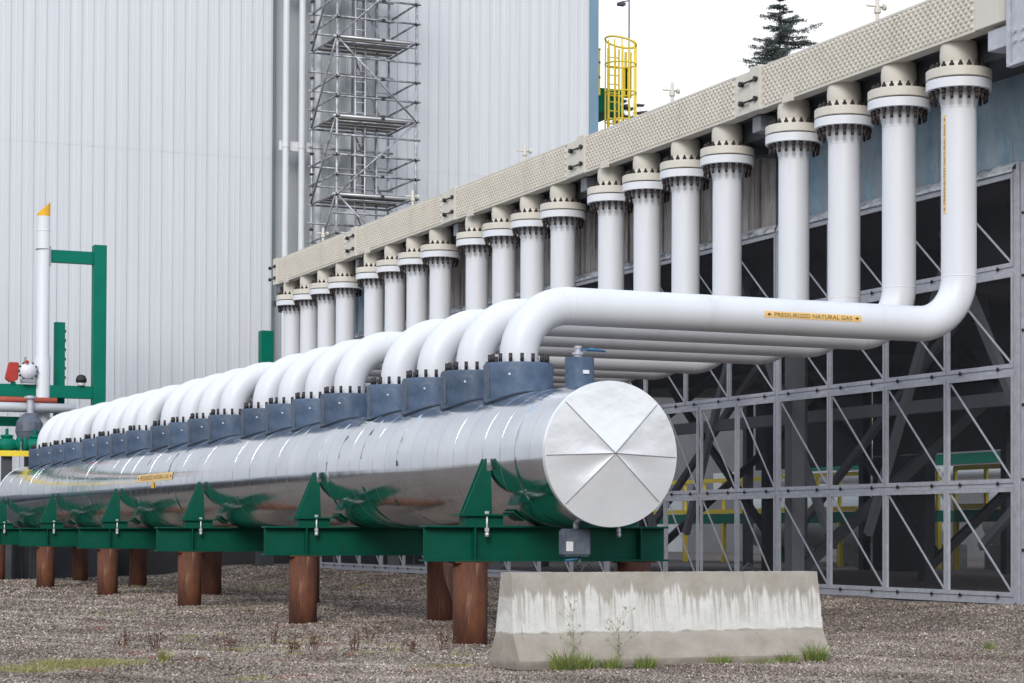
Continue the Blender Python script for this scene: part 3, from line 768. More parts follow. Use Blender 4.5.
for k in range(5):
    ya = 22.66 + 6.03*k
    r = thing('screen_enclosure', 'bay of galvanised framed dark screens below the cooler, %s of five' % BN[k], 'screen wall', (XC, 0, 0), 'galvanised screen bays below the cooler')
    m = MB(); m.box(-.03, .03, ya-.07, ya-.004, .32, 5.88); m.box(-.03,.03, ya+5.965, ya+6.03-.075, .32, 5.88)
    if k == 0: m.box(-.05, .05, ya-.145, ya-.078, .30, 5.98); m.box(-.045, .05, ya-.36, ya-.175, .10, 5.95)
    m.build('post', M['galv'], r, bevel=.003)
    m = MB()
    for z0, z1 in ((.30,.395),(1.803,1.857),(3.283,3.337),(4.568,4.637),(5.843,5.90)): m.box(-.02, .025, ya, ya+5.963, z0, z1)
    m.build('rail', M['galv'], r)
    m = MB(); m.prism([(-.060,5.862),(-.058,5.905),(-.03,5.96),(.03,6.0),(.034,5.99),(-.024,5.945),(-.05,5.90),(-.05,5.862)], 'Y', ya, ya+5.963); m.build('flashing', M['flashing'], r)
    m = MB(); m.box(.0, .05, ya-.2, ya+6, .0, .298); m.build('kick_plate', M['dark_steel'], r)
    for j, (z0, z1) in enumerate(ZR):
        if k == 1 and j < 2: edges = [0, 1.225, 2.45, 2.52, 3.70, 4.83, 5.96]
        else: edges = [0, 1.49, 2.98, 4.47, 5.96]
        for a, b in zip(edges, edges[1:]):
            if b - a > .5: panel(r, ya+a, ya+b, z0, z1)
    if k == 0:
        for z in (1.0, 1.9, 2.85, 3.8, 4.5, 5.3):
            q = MB(); q.lathe([(.02,-.02),(.02,0)], (-.045, ya-.23, z), 8, False, 'X'); q.build('post_bolt', M['bolt'], r)

# ------------------------------------------------------------------ things beyond the cooler
def rack(y0, y1, x, n, label):
    r = thing('handrail_platform', label, 'platform', (x, y0, 0), 'yellow railed green platforms seen through the screens')
    L = y1-y0
    m = MB(); m.box(0, 1.4, 0, L, 1.55, 1.85); m.build('deck', M['green_far'], r)
    m = MB()
    for k in range(n+1):
        yy = L*k/n; m.box(0, .08, yy-.05, yy+.05, 1.85, 2.95); 
        if k % 2 == 0: m.box(0, .12, yy-.06, yy+.06, 0, 1.55)
    m.build('post', M['yellow'], r)
    m = MB(); m.box(-.01, .07, 0, L, 2.86, 2.98); m.box(-.01, .07, 0, L, 2.38, 2.46); m.box(-.012, .05, 0, L, 1.86, 2.0); m.build('handrail', M['yellow'], r)
rack(38, 46, 32, 6, 'yellow railed green platform seen through the screens nearest the right edge')
rack(47.5, 56, 32.5, 7, 'yellow railed green platform seen through the screens below the pipe bends')
rack(57.5, 68, 33, 8, 'yellow railed green platform seen through the screens beside the round tank end')
for i, (y, l) in enumerate(((44.5, 'pale horizontal vessel seen through the bottom right screens'), (58, 'pale horizontal vessel seen through the screens behind the concrete barrier'))):
    r = thing('storage_vessel', l, 'vessel', (36, y, 0), 'pale vessels beyond the cooler')
    m = MB(); m.tube([(0, -5, 1.7), (0, -4.6, 1.7), (0, 4.6, 1.7), (0, 5, 1.7)], [.6,.95,.95,.6], 32); m.build('shell', M['pale_vessel'], r, autosmooth=.5)
    m = MB(); m.box(-.8, .8, -3.3, -2.9, 0, .9); m.build('saddle', M['green_far'], r); m = MB(); m.box(-.8, .8, 2.9, 3.3, 0, .9); m.build('saddle', M['green_far'], r)
for i, (y, l) in enumerate(((46.2, 'pale concrete block seen low through the rightmost screens'), (49.4, 'pale concrete block left of the other one behind the screens'), (53.5, 'pale concrete block seen low beyond the barrier end'))):
    m = MB(); m.box(33.6, 34.3, y-.75, y+.75, .0, .95); o = m.build('concrete_block', M['concrete'], None, bevel=.03, origin=(33.9, y, 0)); tag(o, l, 'concrete block', 'concrete blocks beyond the cooler')
r = thing('sky_backdrop', 'long dark grey hall added to block the sky behind the screens', 'building', (52, 60, 0))
m = MB(); m.box(0, 12, -34, 60, 0, 9); m.build('wall', M['backdrop'], r)  # dark block added to shut out the white sky behind the screens
m = MB(); m.box(-.5, 12.5, -34.5, 60.5, 9, 9.4); m.build('roof', M['dark_steel'], r)
m = MB()  # pale patches added on its front as bright spots behind the screens
for y in range(-30, 58, 9): m.box(-.04, -.002, y, y+2.6, 3.4, 4.3)
m.build('pale_patch', M['pale_vessel'], r)
for y in (-24, -3, 18, 39):
    m = MB(); m.box(-.05, -.002, y, y+3.6, .1, 3.0); m.build('pale_panel', M['pale_vessel'], r)
r = thing('pipe_rack', 'tall green steel pipe rack with pale pipes far beyond the screens', 'pipe rack', (42, 50, 0))
m = MB()
for y in (-14,-7,0,7,14,21): m.box(0,.3,y,y+.3,0,6.5)
m.build('column', M['green_far'], r)
m = MB(); m.box(0,.3,-14,21.3,3.6,3.95); m.box(0,.3,-14,21.3,5.6,5.9); m.build('beam', M['green_far'], r)
m = MB(); m.tube([(-.3,-14,3.3),(-.3,21,3.3)], .22, 16); m.tube([(-.3,-14,4.4),(-.3,21,4.4)], .16, 16); m.build('pipe', M['white'], r)
m = MB(); m.box(-.35,-.25,-14,21,4.9,5.05); m.box(-.35,-.25,-14,21,5.3,5.4); m.build('handrail', M['yellow'], r)

# ------------------------------------------------------------------ process building
def corrug(x0, x1, y, z0, z1, name, mat, par, pitch=.33):
    pts = []; x = x0
    while x < x1 - .01:
        for dx, dy in ((0,0), (.12,0), (.128,-.004), (.15,-.004), (.158,0), (.280,0), (.289,-.032), (.306,-.032), (.315,0)):
            if x + dx <= x1: pts.append((x+dx, dy))
        x += pitch
    pts.append((x1, 0)); n = len(pts); m = MB()
    vs = [(a, y+b, z) for z in (z0, z1) for a, b in pts]
    m.add(vs, [(i, i+1, n+i+1, n+i) for i in range(n-1)])
    m.box(x0, x1, y+.01, y+.2, z0, z1); return m.build(name, mat, par)
bd = thing('process_building', 'tall pale grey ribbed metal building filling the background', 'building', (0, 0, 0))
YB = 60
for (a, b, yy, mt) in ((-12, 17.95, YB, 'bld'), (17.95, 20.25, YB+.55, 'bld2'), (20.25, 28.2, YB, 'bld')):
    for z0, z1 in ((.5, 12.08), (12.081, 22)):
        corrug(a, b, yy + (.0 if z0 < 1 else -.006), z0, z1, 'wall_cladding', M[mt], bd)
m = MB(); m.box(17.93, 17.98, YB-.03, YB+.6, .5, 22); m.box(20.23, 20.28, YB-.03, YB+.6, .5, 22); m.build('recess_flashing', M['bld2'], bd)
m = MB(); m.box(28.2, 28.5, YB-.05, YB+.4, .5, 22.1); m.build('corner_trim', M['trim'], bd)
m = MB(); m.box(28.2, 28.42, YB+.4, 90, .5, 22); m.box(-12, 28.2, 89.8, 90, .5, 22); m.box(-12.2, -12, YB, 90, .5, 22); m.build('side_wall', M['bld'], bd)
m = MB(); m.box(-12.4, 28.6, YB-.2, 90.2, 22.05, 22.4); m.build('roof', M['trim'], bd)
m = MB(); m.box(-12, 28.4, YB-.04, YB+.3, 0, .5); m.build('foundation', M['concrete'], bd)
for i, x in enumerate((18.31, 18.80, 19.29)):
    m = MB(); m.tube([(x, YB-.28, .3), (x, YB-.28, 21.9)], .095, 20)
    for z in (3.5, 8, 12.45, 17.2): m.lathe([(.11,-.03),(.11,.03)], (x, YB-.28, z), 20)
    o = m.build('downpipe', M['white'], bd, autosmooth=.6)
m = MB()
for z in (12.35, 17.1): m.box(18.15, 20.0, YB-.17, YB-.10, z, z+.28)
m.build('pipe_bracket', M['white'], bd)
m = MB(); m.tube([(20.75,YB-.15,11),(20.75,YB-.15,21.9)], .06, 10); m.tube([(20.4,YB-.12,11),(20.4,YB-.12,21.9)], .035, 8); m.tube([(21.15,YB-.12,11),(21.15,YB-.12,21.9)], .045, 8); m.build('conduit', M['grey_steel'], bd)

# scaffold tower
sc = thing('scaffold_tower', 'tall grey tubular scaffold tower against the pale building wall', 'scaffold', (18.97, 57, 0))
X0, X1, YN, YF = 0, 2.37, 0, 2.3; rt = .031
def tubepart(p, q, name='ledger', mat='scaff', r=rt):
    m = MB(); m.tube([p, q], r, 8); return m.build(name, M[mat], sc)
TOP = 19.8
for x in (X0, X1):
    for y in (YN, YF): tubepart((x,y,0), (x,y,TOP), 'standard', 'scaff', .038)
tubepart((1.35, YF, 0), (1.35, YF, TOP), 'standard', 'scaff', .03); tubepart((1.75, YF*.7, 0), (1.75, YF*.7, TOP), 'standard', 'scaff', .03)
decks = [4.1, 6.3, 8.5, 10.71, 12.92, 15.16, 17.38]
for z in decks:
    for dz in (0, .56, 1.12, 1.68):
        for y in (YN, YF): 
            if True: tubepart((X0-.12, y-.03, z+dz), (X1+.12, y-.03, z+dz), 'ledger', 'scaff_light' if dz == 0 and y == YN else 'scaff')
    for dz in (0, .56, 1.12):
        for x in (X0, X1): tubepart((x, YN-.1, z+dz+.02), (x, YF+.1, z+dz+.02), 'transom')
    m = MB()
    for k in range(5): m.box(X0+.05, X1-.05, .10+k*.44, .10+k*.44+.30, z+.05, z+.085)
    m.build('deck', M['deck'], sc)
    i = decks.index(z)
    tubepart((X0-.03, YN, z+2.2), (X0-.03, YF, z+.0), 'brace')
    tubepart((X0, YN-.05, z) if i % 2 else (X1, YN-.05, z), (X1, YN-.05, z+2.2) if i % 2 else (X0, YN-.05, z+2.2), 'brace', 'scaff', .028)
    tubepart((X1, YF+.03, z), (1.35, YF+.03, z+2.1), 'brace')
    for y_ in (.75, 1.5): tubepart((X0, y_, z+.02), (X1, y_, z+.02), 'ledger', 'scaff', .022)
    tubepart((X0, YN-.03, z-.14), (X1, YN-.03, z-.14), 'ledger', 'scaff', .02)
    tubepart((1.75, YF*.7, z+1.1), (X1, YF*.7, z+1.1), 'ledger', 'scaff', .02)
m = MB()
for x in (.95, 1.25): m.tube([(x,1.2,4.1),(x,1.2,TOP-1.6)], .022, 8)
z = 4.3
while z < TOP-1.7: m.tube([(.95,1.2,z),(1.25,1.2,z)], .014, 6); z += .3
m.build('ladder', M['scaff_light'], sc)
m = MB()
for z in decks:
    for x in (X0, 1.35, X1):
        for dz in (0,.56,1.12): m.box(x-.045, x+.045, -.09, -.02, z+dz-.04, z+dz+.04)
    for x in (X0,): 
        for dz in (.3,.9,1.5): m.box(x-.05,x+.05,YF-.05,YF+.05,z+dz-.03,z+dz+.03)
m.build('coupler', M['bolt'], sc)

# yellow caged ladder with green platform at the building corner
r = thing('caged_ladder', 'yellow safety cage ladder with green platform behind the building corner', 'ladder', (30.35, 64, -.15))
m = MB()
for x in (.55, .95): m.tube([(x,.25,8),(x,.25,17.6)], .035, 8)
z = 8.
while z < 17.5: m.tube([(.55,.25,z),(.95,.25,z)], .02, 6); z += .3
m.build('ladder', M['yellow'], r)
m = MB(); cx, cy, cr = .84, -.1, .52
for z in np.arange(13.2, 17.7, .95):
    pts = [(cx+cr*math.cos(a), cy+cr*math.sin(a), z+ .0) for a in np.linspace(0, 2*PI, 25)]; m.tube(pts, .028, 6)
pts = [(cx+cr*math.cos(a), cy+cr*math.sin(a), 17.75 - .12*math.cos(a)) for a in np.linspace(0, 2*PI, 25)]; m.tube(pts, .035, 6)
for a in np.linspace(0, 2*PI, 14)[:-1]: m.tube([(cx+cr*math.cos(a), cy+cr*math.sin(a), 13), (cx+cr*math.cos(a), cy+cr*math.sin(a), 17.75)], .024, 6)
m.build('safety_cage', M['yellow'], r)
m = MB(); m.box(-2.5, 1.15, .5, 2.2, 15.5, 16.3); m.build('platform', M['green_far'], r)
m = MB()
for x in (-.9, -.1, .25, 1.25, 1.42): m.box(x-.035, x+.035, .3, .38, 16.0, 17.55)
for x in (1.2,): m.box(x-.08, x+.22, .3, .34, 16.0, 17.0)
for z in (16.6, 17.1, 17.55): m.box(-1.2, .3, .3, .36, z-.03, z+.03)
m.build('guard_rail', M['yellow'], r)
m = MB(); m.box(-.3,.25,.8,1.3,0,15.5); m.build('column', M['green_far'], r)
r = thing('lightning_mast', 'thin grey mast with a small lamp rising beside the yellow ladder', 'mast', (31.85, 64.6, 0))
m = MB(); m.tube([(0,0,0),(0,0,21)], .035, 8); m.build('pole', M['grey_steel'], r)
m = MB(); m.tube([(0,0,19.22),(-.3,0,19.15)], .02, 6); m.box(-.42,-.18,-.1,.1,19.02,19.12); m.build('lamp', M['dark_steel'], r)

# ------------------------------------------------------------------ equipment at the far left
fr = thing('steel_portal', 'green steel portal frame holding the white stack at the left', 'steel frame', (11, 55, 0))
def fb(name, *a):
    m = MB(); m.box(*a); return m.build(name, M['green_far'], fr, bevel=.006)
fb('post', .70, 1.03, -.15, .15, 1.5, 8.6); fb('post', -.21, .05, .25, .45, 1.5, 6.6); fb('arm', -.42, .70, -.08, .1, 8.10, 8.42)
fb('beam', -6.5, .70, -.12, .12, 4.62, 4.94); fb('beam', -6.5, .5, .1, .3, 3.88, 4.12); fb('post', -4.5, -4.2, -.1, .15, 1.5, 4.6)
m = MB(); m.box(-5, 1.3, -.5, 2.4, 0, 1.5); m.build('dark_base', M['dark_steel'], fr)  # dark block added so no green posts show in the dark band
m = MB(); m.lathe([(.02,-.02),(.18,-.01),(.18,.01),(.02,.02)], (-.6, -.02, 8.42), 16); m.box(-.46,-.40,-.12,.14,8.0,8.5); m.build('pipe_clamp', M['grey_steel'], fr)
m = MB()
for k in range(7): m.box(.055,.085,.3,.36,4.9+k*.24,4.97+k*.24)
m.build('clip', M['bolt'], fr)
vs = thing('vent_stack', 'white vent stack with an orange slanted tip in front of the pale wall', 'vent stack', (10.42, 54.98, 0))
m = MB(); m.tube([(0,0,3.2),(0,0,5.6),(0,0,5.7),(0,0,9.28)], [.20,.20,.168,.165], 28); m.lathe([(.165,8.88),(.172,8.89),(.172,8.91),(.165,8.92)], (0,0,0), 28); m.build('pipe', M['white'], vs, autosmooth=.5)
m = MB(); n = 24; a = [(.167*math.cos(2*PI*k/n), .167*math.sin(2*PI*k/n)) for k in range(n)]
v_ = [(x,y,9.27) for x,y in a] + [(x,y,9.33+(x+.167)*.95) for x,y in a]
m.add(v_, [(k,(k+1)%n,n+(k+1)%n,n+k) for k in range(n)] + [tuple(range(n,2*n))]); m.build('tip', M['orange'], vs)
po = thing('gate_post', 'short green steel post beside the far downpipes', 'post', (16.35, 55, 0))
m = MB(); m.box(-.165,.165,-.165,.165,1.4,6.57); m.build('post_body', M['green_far'], po, bevel=.01)
m = MB(); m.box(-.2,.2,-.2,.2,0,1.399); m.build('dark_foot', M['dark_steel'], po, bevel=.01)  # dark lower part added so no green shows under the beams
# small instruments on the beam
m = MB(); m.prism([(-.20,.10),(-.10,.52),(.14,.52),(.12,.08),(-.06,0)], 'Y', -.1, .12); o = thing('actuator', 'red actuator box on the green beam at the left', 'actuator', (9.66, 54.9, 4.97)); m.build('housing', M['red'], o, bevel=.02)
m = MB(); m.box(-.05,.07,-.04,.06,-.04,.03); m.build('foot', M['green_far'], o)
o = thing('pressure_regulator', 'round white bolted regulator beside the white stack', 'regulator', (10.02, 54.8, 4.97))
m = MB(); m.lathe([(.05,-.16),(.19,-.10),(.23,0),(.19,.08),(.05,.14)], (.0,0,.30), 24, True, 'Y'); m.build('body', M['white'], o)
m = MB()
for k in range(12):
    a = 2*PI*k/12; m.box(.23*math.cos(a)-.02,.23*math.cos(a)+.02,-.06,.06,.30+.23*math.sin(a)-.02,.30+.23*math.sin(a)+.02)
m.build('body_bolt', M['bolt'], o)
m = MB(); m.box(-.16,.16,-.12,.12,0,.09); m.tube([(-.07,0,.45),(-.07,0,.66)], .03, 8); m.build('mount', M['grey_steel'], o)
m = MB(); m.lathe([(.05,-.01),(.05,.01)], (-.05,-.14,.52), 10, False, 'Y'); m.build('hand_wheel', M['red'], o)
o = thing('dome_lamp', 'small black domed lamp with white base on the green beam', 'lamp', (11.40, 54.9, 4.945))
m = MB(); m.lathe([(.10,0),(.10,.09)], (0,0,0), 16); m.build('base', M['white'], o)
m = MB(); m.lathe([(.14,.09),(.14,.18),(.10,.26),(.03,.29)], (0,0,0), 16); m.build('dome', M['black'], o)
o = thing('horizontal_pipe', 'white horizontal pipe below the green beam at the left', 'pipe', (8, 54.6, 4.33))
m = MB(); m.tube([(-4,0,0),(3.2,0,0)], .125, 20); m.build('pipe', M['white'], o)
o = thing('red_fire_main', 'faded red pipe run under the green beam', 'pipe', (8, 54.78, 4.53))
m = MB(); m.tube([(-4,0,0),(2.75,0,0)], .08, 16); m.build('pipe', M['coral'], o)
o = thing('insulated_valve', 'grey jacketed valve with silver neck above the far tank end', 'valve', (10.0, 54.4, 0))
m = MB(); m.lathe([(.12,3.42),(.30,3.50),(.36,3.72),(.33,3.95),(.20,4.13),(.12,4.18)], (0,0,0), 14, False); m.build('insulation_jacket', M['grey_jacket'], o)
m = MB(); m.tube([(.02,0,4.15),(.02,0,4.62)], .09, 14); m.lathe([(.16,4.55),(.16,4.60)], (.02,0,0), 14); m.build('neck', M['galv'], o, autosmooth=.5)
m = MB(); m.tube([(0,0,0),(0,0,3.45)], .13, 14); m.build('riser', M['dark_steel'], o)
for i, (x, l) in enumerate(((9.35,'green bolted valve at the left edge beyond the tank end'), (10.05,'green bolted valve beneath the grey jacketed valve'))):
    o = thing('gate_valve', l, 'valve', (x, 53.9, 3.35), 'green valves beyond the far tank end')
    m = MB(); m.tube([(-.3,0,0),(-.2,0,0),(-.1,0,0),(0,0,0),(.1,0,0),(.2,0,0),(.3,0,0)], [.13,.13,.19,.21,.19,.13,.13], 18); m.lathe([(.20,-.03),(.20,.03)], (-.28,0,0), 18, True, 'X'); m.lathe([(.20,-.03),(.20,.03)], (.28,0,0), 18, True, 'X'); m.build('body', M['green_far'], o, autosmooth=.5)
    m = MB(); m.lathe([(.12,.15),(.16,.20),(.16,.24),(.04,.26),(.04,.40)], (0,0,0), 14); m.build('bonnet', M['green_far'], o, autosmooth=.5)
    m = MB(); m.box(-.12,.12,-.1,.1,-3.35,-.18); m.build('stand', M['dark_steel'], o)
o = thing('guard_rail', 'yellow rail beyond the far tank end at the left edge', 'rail', (9.2, 53.7, 0))
m = MB(); m.box(-4,.9,-.04,.04,3.06,3.2); m.build('rail', M['yellow'], o)
m = MB(); m.box(.8,.88,-.04,.04,0,3.06); m.box(-3,-2.92,-.04,.04,0,3.06); m.build('post', M['dark_steel'], o)
o = thing('dark_band_filler', 'added low black skid in the shade behind the far piles', 'filler', (10, 58.6, 0))
m = MB(); m.box(-12,14,-.9,.9,.0,1.1); m.box(-12,14,-.8,.95,1.13,1.45); m.build('filler_block', M['black'], o)  # black blocks put in to make the dark band under the beams
m = MB()
for k in range(9): m.box(-8.5+k*1.9,-8.1+k*1.9,-.94,-.902,.0,1.1)
m.build('strut', M['black'], o)
m = MB(); m.tube([(-12,0,1.85),(13,0,1.85)], .38, 18); m.build('pipe', M['grey_jacket'], o)

# ------------------------------------------------------------------ vegetation
def quads_cloud(C_, size, rngs, aspect=1.0, up=.2):
    n = len(C_); d = rngs.normal(size=(n,3)); d /= np.linalg.norm(d, axis=1)[:,None]
    e = np.cross(d, rngs.normal(size=(n,3))); e /= np.linalg.norm(e, axis=1)[:,None]
    s = (size*(.6+.8*rngs.random(n)))[:,None]
    V = np.stack([C_-d*s, C_+e*s*aspect, C_+d*s, C_-e*s*aspect], 1).reshape(-1,3)
    F = np.arange(n*4).reshape(-1,4); return V, F
def conifer(x, y, h, rad, label, seed, z_vis, slope=.75):
    rg = np.random.default_rng(seed); r = thing('fir_tree', label, 'tree', (x, y, 0), 'firs beyond the cooler')
    m = MB(); m.tube([(0,0,0),(.05,0,h*.5),(0,.05,h*.85),(0,0,h)], [h*.012,h*.008,h*.003,.01], 8); m.build('trunk', M['bark'], r)
    C_ = []; br = MB(); z = h*.25
    while z < h-.15:
        f = (h-z)/h; L = min(rad, .10 + slope*(h-z))*(.6+.65*rg.random()); nb = 7
        for k in range(nb):
            a = rg.random()*6.28; l = L*(.65+.5*rg.random()); droop = .12-.34*rg.random()
            tip = Vector((l*math.cos(a), l*math.sin(a), z + l*droop + l*.12))
            mid = Vector((l*.5*math.cos(a), l*.5*math.sin(a), z + l*droop*.7))
            if z > z_vis: br.tube([(0,0,z), mid, tip], [.05,.03,.01], 5, False)
            nn = int(l*(150 if z > z_vis else 9))
            t = rg.random(nn)**.7
            P_ = np.outer(1-t, [0,0,z]) * 1.0
            pm = np.array(mid); pt = np.array(tip); p0 = np.array([0,0,z])
            P_ = ((1-t)**2)[:,None]*p0 + (2*t*(1-t))[:,None]*pm + (t**2)[:,None]*pt
            wd = (.06+.10*l*(1-t*.6))[:,None]
            off = rg.normal(size=(nn,3))*wd; off[:,2] = -abs(off[:,2])*.55
            C_.append(P_+off)
        z += .42 if z > z_vis else 1.2
    if br.v: br.build('branches', M['bark'], r)
    C_ = np.concatenate(C_); V, F = quads_cloud(C_, .085, rg, .24)
    tri_mesh('crown', V, F, M['needle'], np.repeat(rg.random(len(C_)), 4), r)
conifer(64.2, 110, 33.4, 2.9, 'dark fir top rising against the white sky above the cream headers', 3, 27, .72)
conifer(54.95, 110, 26.2, 1.4, 'small distant fir tip just right of the yellow ladder', 4, 22, .32)
conifer(52.9, 108, 26.6, 4.2, 'dark fir seen through the yellow ladder cage', 5, 21, .5)

def blades(cx, cy, n, rad, h, w, seed, lean=.5):
    rg = np.random.default_rng(seed); V = []; F = []; T = []
    for k in range(n):
        a, d = rg.random()*6.28, rad*math.sqrt(rg.random()); x, y = cx+d*math.cos(a), cy+d*math.sin(a)
        hh = h*(.45+.7*rg.random())*(1-.4*d/rad); b = a + rg.normal(0, .7); ln = lean*(.3+.9*rg.random())*hh*(.4+d/rad)
        z0 = gz(x, y); wx, wy = -math.sin(b+1.2)*w/2, math.cos(b+1.2)*w/2; tn = rg.random()
        q = len(V)
        for t, ww in ((0,1),(.5,.85),(1,.08)):
            px = x + math.cos(b)*ln*t*t; py = y + math.sin(b)*ln*t*t; pz = z0 + hh*t*(1-.18*t)
            V += [(px-wx*ww,py-wy*ww,pz),(px+wx*ww,py+wy*ww,pz)]; T += [tn, tn]
        F += [(q,q+1,q+3,q+2),(q+2,q+3,q+5,q+4)]
    return V, F, T
def tuft(cx, cy, n, rad, h, label, seed, mat='grass', w=.007):
    V, F, T = blades(cx, cy, int(n*1.3), rad, h*1.3, w, seed); V = np.array(V) - np.array([cx, cy, 0])
    o = tri_mesh('grass_tuft', V, F, M[mat], T); o.location = (cx, cy, 0); tag(o, label, 'grass', 'grass tufts at the foot of the concrete barrier')
def fpos(t, off=0):   # point along the barrier's front foot
    c, s = math.cos(math.radians(3)), math.sin(math.radians(3)); return 7.33 + t*c + off*s, 16.96 + t*s - off*c
for i, (t, n, rad, h, l) in enumerate(((.42,230,.13,.20,'tall yellow green grass clump at the left end of the barrier foot'), (.60,150,.10,.16,'small grass clump next to the tall one at the barrier foot'), (1.22,150,.10,.15,'bright grass tuft under the left middle of the barrier'), (1.98,120,.11,.11,'low grass tuft under the middle of the barrier'), (2.45,90,.16,.07,'flat grass strip right of the barrier middle'), (2.72,110,.10,.10,'grass tuft second from the right barrier end'), (3.02,190,.10,.20,'upright bright grass tuft at the right end of the barrier'))):
    x, y = fpos(t, .05); tuft(x, y, n, rad, h, l, 20+i)
x, y = 13.25, 18.4; tuft(x, y, 40, .05, .13, 'lone small grass tuft on the gravel at the right', 40)
x, y = fpos(.66+.2, .06); tuft(x, y, 120, .09, .13, 'grass tuft around the thin tall weed at the barrier', 41)
def weed(cx, cy, h, label, seed):
    rg = np.random.default_rng(seed); r = thing('tall_weed', label, 'weed', (cx, cy, 0), 'thin flowering weeds in front of the barrier')
    m = MB(); m.tube([(0,0,0),(.012,0,h*.5),(-.01,.0,h*.9)], .0022, 5, False); C_ = []
    for k in range(22):
        z = h*(.25+.7*rg.random()); a = rg.random()*6.28; l = .05+.13*rg.random(); tip = (l*math.cos(a), l*math.sin(a)*.6, z+l*.8)
        m.tube([(.005,0,z), tip], .0013, 4, False); C_ += [np.array(tip)+rg.normal(0,.009,3) for _ in range(7)]
    for k in range(130): C_.append(np.array([rg.normal(0,.035), rg.normal(0,.025), h*.42*rg.random()]))
    m.build('stem', M['drystem2'], r)
    V, F = quads_cloud(np.array(C_), .0085, rg, .5); tri_mesh('leaves', V, F, M['drygrass'], np.repeat(rg.random(len(C_)), 4), r)
M['drystem2'] = paint('green_brown_stem', (.30,.30,.17,1), .8, .2, 10)
x, y = fpos(.48, .07); weed(x, y, .54, 'tall thin weed with pale seed heads at the left part of the barrier', 1)
x, y = fpos(.93, .07); weed(x, y, .50, 'second thin weed with seed heads right of the first one', 2)
# ground cover patches (uncountable)
V, F, T = [], [], []
def patch(mat, name, spots, label):
    V, F, T = [], [], []
    for (x, y, n, rx, ry_, h) in spots:
        rg = np.random.default_rng(int(x*100+y*7))
        for k in range(n//8):
            px, py = x + rg.normal(0, rx*.45), y + rg.normal(0, ry_*.45); v, f, t = blades(px, py, 8, .05, h, .008, int(rg.integers(1e6)), .9)
            q = len(V); V += v; F += [tuple(i+q for i in g) for g in f]; T += t
    o = tri_mesh(name, V, F, M[mat], T); tag(o, label, 'ground cover', kind='stuff')
patch('drygrass', 'grass_patch', [(6.9+.9*math.cos(j*2.4), 19.5+.35*j, 40, .2, .15, .08) for j in range(16)] + [(3.9,18.95,2600,.55,.5,.07),(3.3,18.2,900,.4,.3,.06),(4.25,19.1,500,.3,.2,.06),(7.1,17.95,420,.35,.2,.05),(4.9,16.9,200,.2,.1,.05),(6.1,21.6,160,.2,.1,.05)] + [(9.5+.5*k, 43+2*math.sin(k), 90, .5, .5, .12) for k in range(12)] + [(6+.4*k, 30+.2*k, 40, .4, .4, .07) for k in range(9)], 'yellow green grass patches in the gravel')
rgp = np.random.default_rng(77)
patch('redgrass', 'red_weed_patch', [(float((.2+.42*rgp.random())*yy), float(yy), 26, .25, .2, .09) for yy in 17.5+12*rgp.random(46)] + [(5.75,18.7,260,.3,.12,.035),(5.3,16.9,220,.35,.12,.03),(6.6,17.2,220,.4,.15,.03),(3.6,22.4,160,.4,.3,.03),(6.4,19.5,120,.35,.3,.03),(8.5,19.5,120,.5,.4,.03),(12.2,17.2,150,.6,.3,.025),(4.9,22.5,150,.6,.5,.03)], 'low reddish weeds creeping over the gravel')
# dead upright stems, each a small plant
rg = np.random.default_rng(11); dead = None
spots = [(240,600),(262,625),(300,640),(320,632),(180,632),(193,630),(370,625),(395,632),(420,626),(445,628),(355,618),(273,612),(500,628)]
def dead_weed(seed):
    q = np.random.default_rng(seed); m = MB()
    for k in range(7):
        a = q.random()*6.28; l = .03+.05*q.random(); h = .10+.13*q.random(); x, y = q.normal(0,.03), q.normal(0,.03)
        m.tube([(x,y,0),(x+l*.4*math.cos(a),y+l*.4*math.sin(a),h*.6),(x+l*math.cos(a),y+l*math.sin(a),h)], [.004,.0035,.002], 4, False)
        for j in range(6):
            z = h*(.4+.6*q.random()); b = q.random()*6.28; m.tube([(x+l*.5*math.cos(a),y+l*.5*math.sin(a),z),(x+l*.5*math.cos(a)+.02*math.cos(b),y+l*.5*math.sin(a)+.02*math.sin(b),z+.012)], .0045, 4, False)
    return m
dpos = [(6.65,20.6,'brown dead weed on the gravel just left of the nearest rusty pile'),(5.9,21.2,'brown dead weed left of the third pile foot in the open gravel'),(6.2,19.9,'reddish dead weed in the gravel below the second cradle'),(7.1,20.7,'brown dead weed in front of the second pile'),(7.55,20.3,'short dead weed between the first and second piles'),(8.0,20.4,'dead weed beside the foot of the nearest pile'),(4.9,21.5,'dead weed on the gravel below the third cradle'),(5.1,21.0,'dead weed nearest the small green sprig'),(7.9,22.4,'dead weed behind the nearest pile on the left'),(6.9,22.8,'dead weed in the middle distance between the piles')]
for i, (x, y, l) in enumerate(dpos):
    o = dead_weed(50+i).build('dead_weed', M['dry_stem'], None); o.location = (x, y, gz(x, y)); tag(o, l, 'weed', 'brown dead weeds in the gravel')
o = thing('green_sprig', 'x', 'weed'); bpy.data.objects.remove(o)
tuft(4.75, 19.1, 60, .05, .14, 'small green sprig standing alone in the gravel at the left', 60, 'drygrass', .009)
bpy.data.objects[-1] if False else None

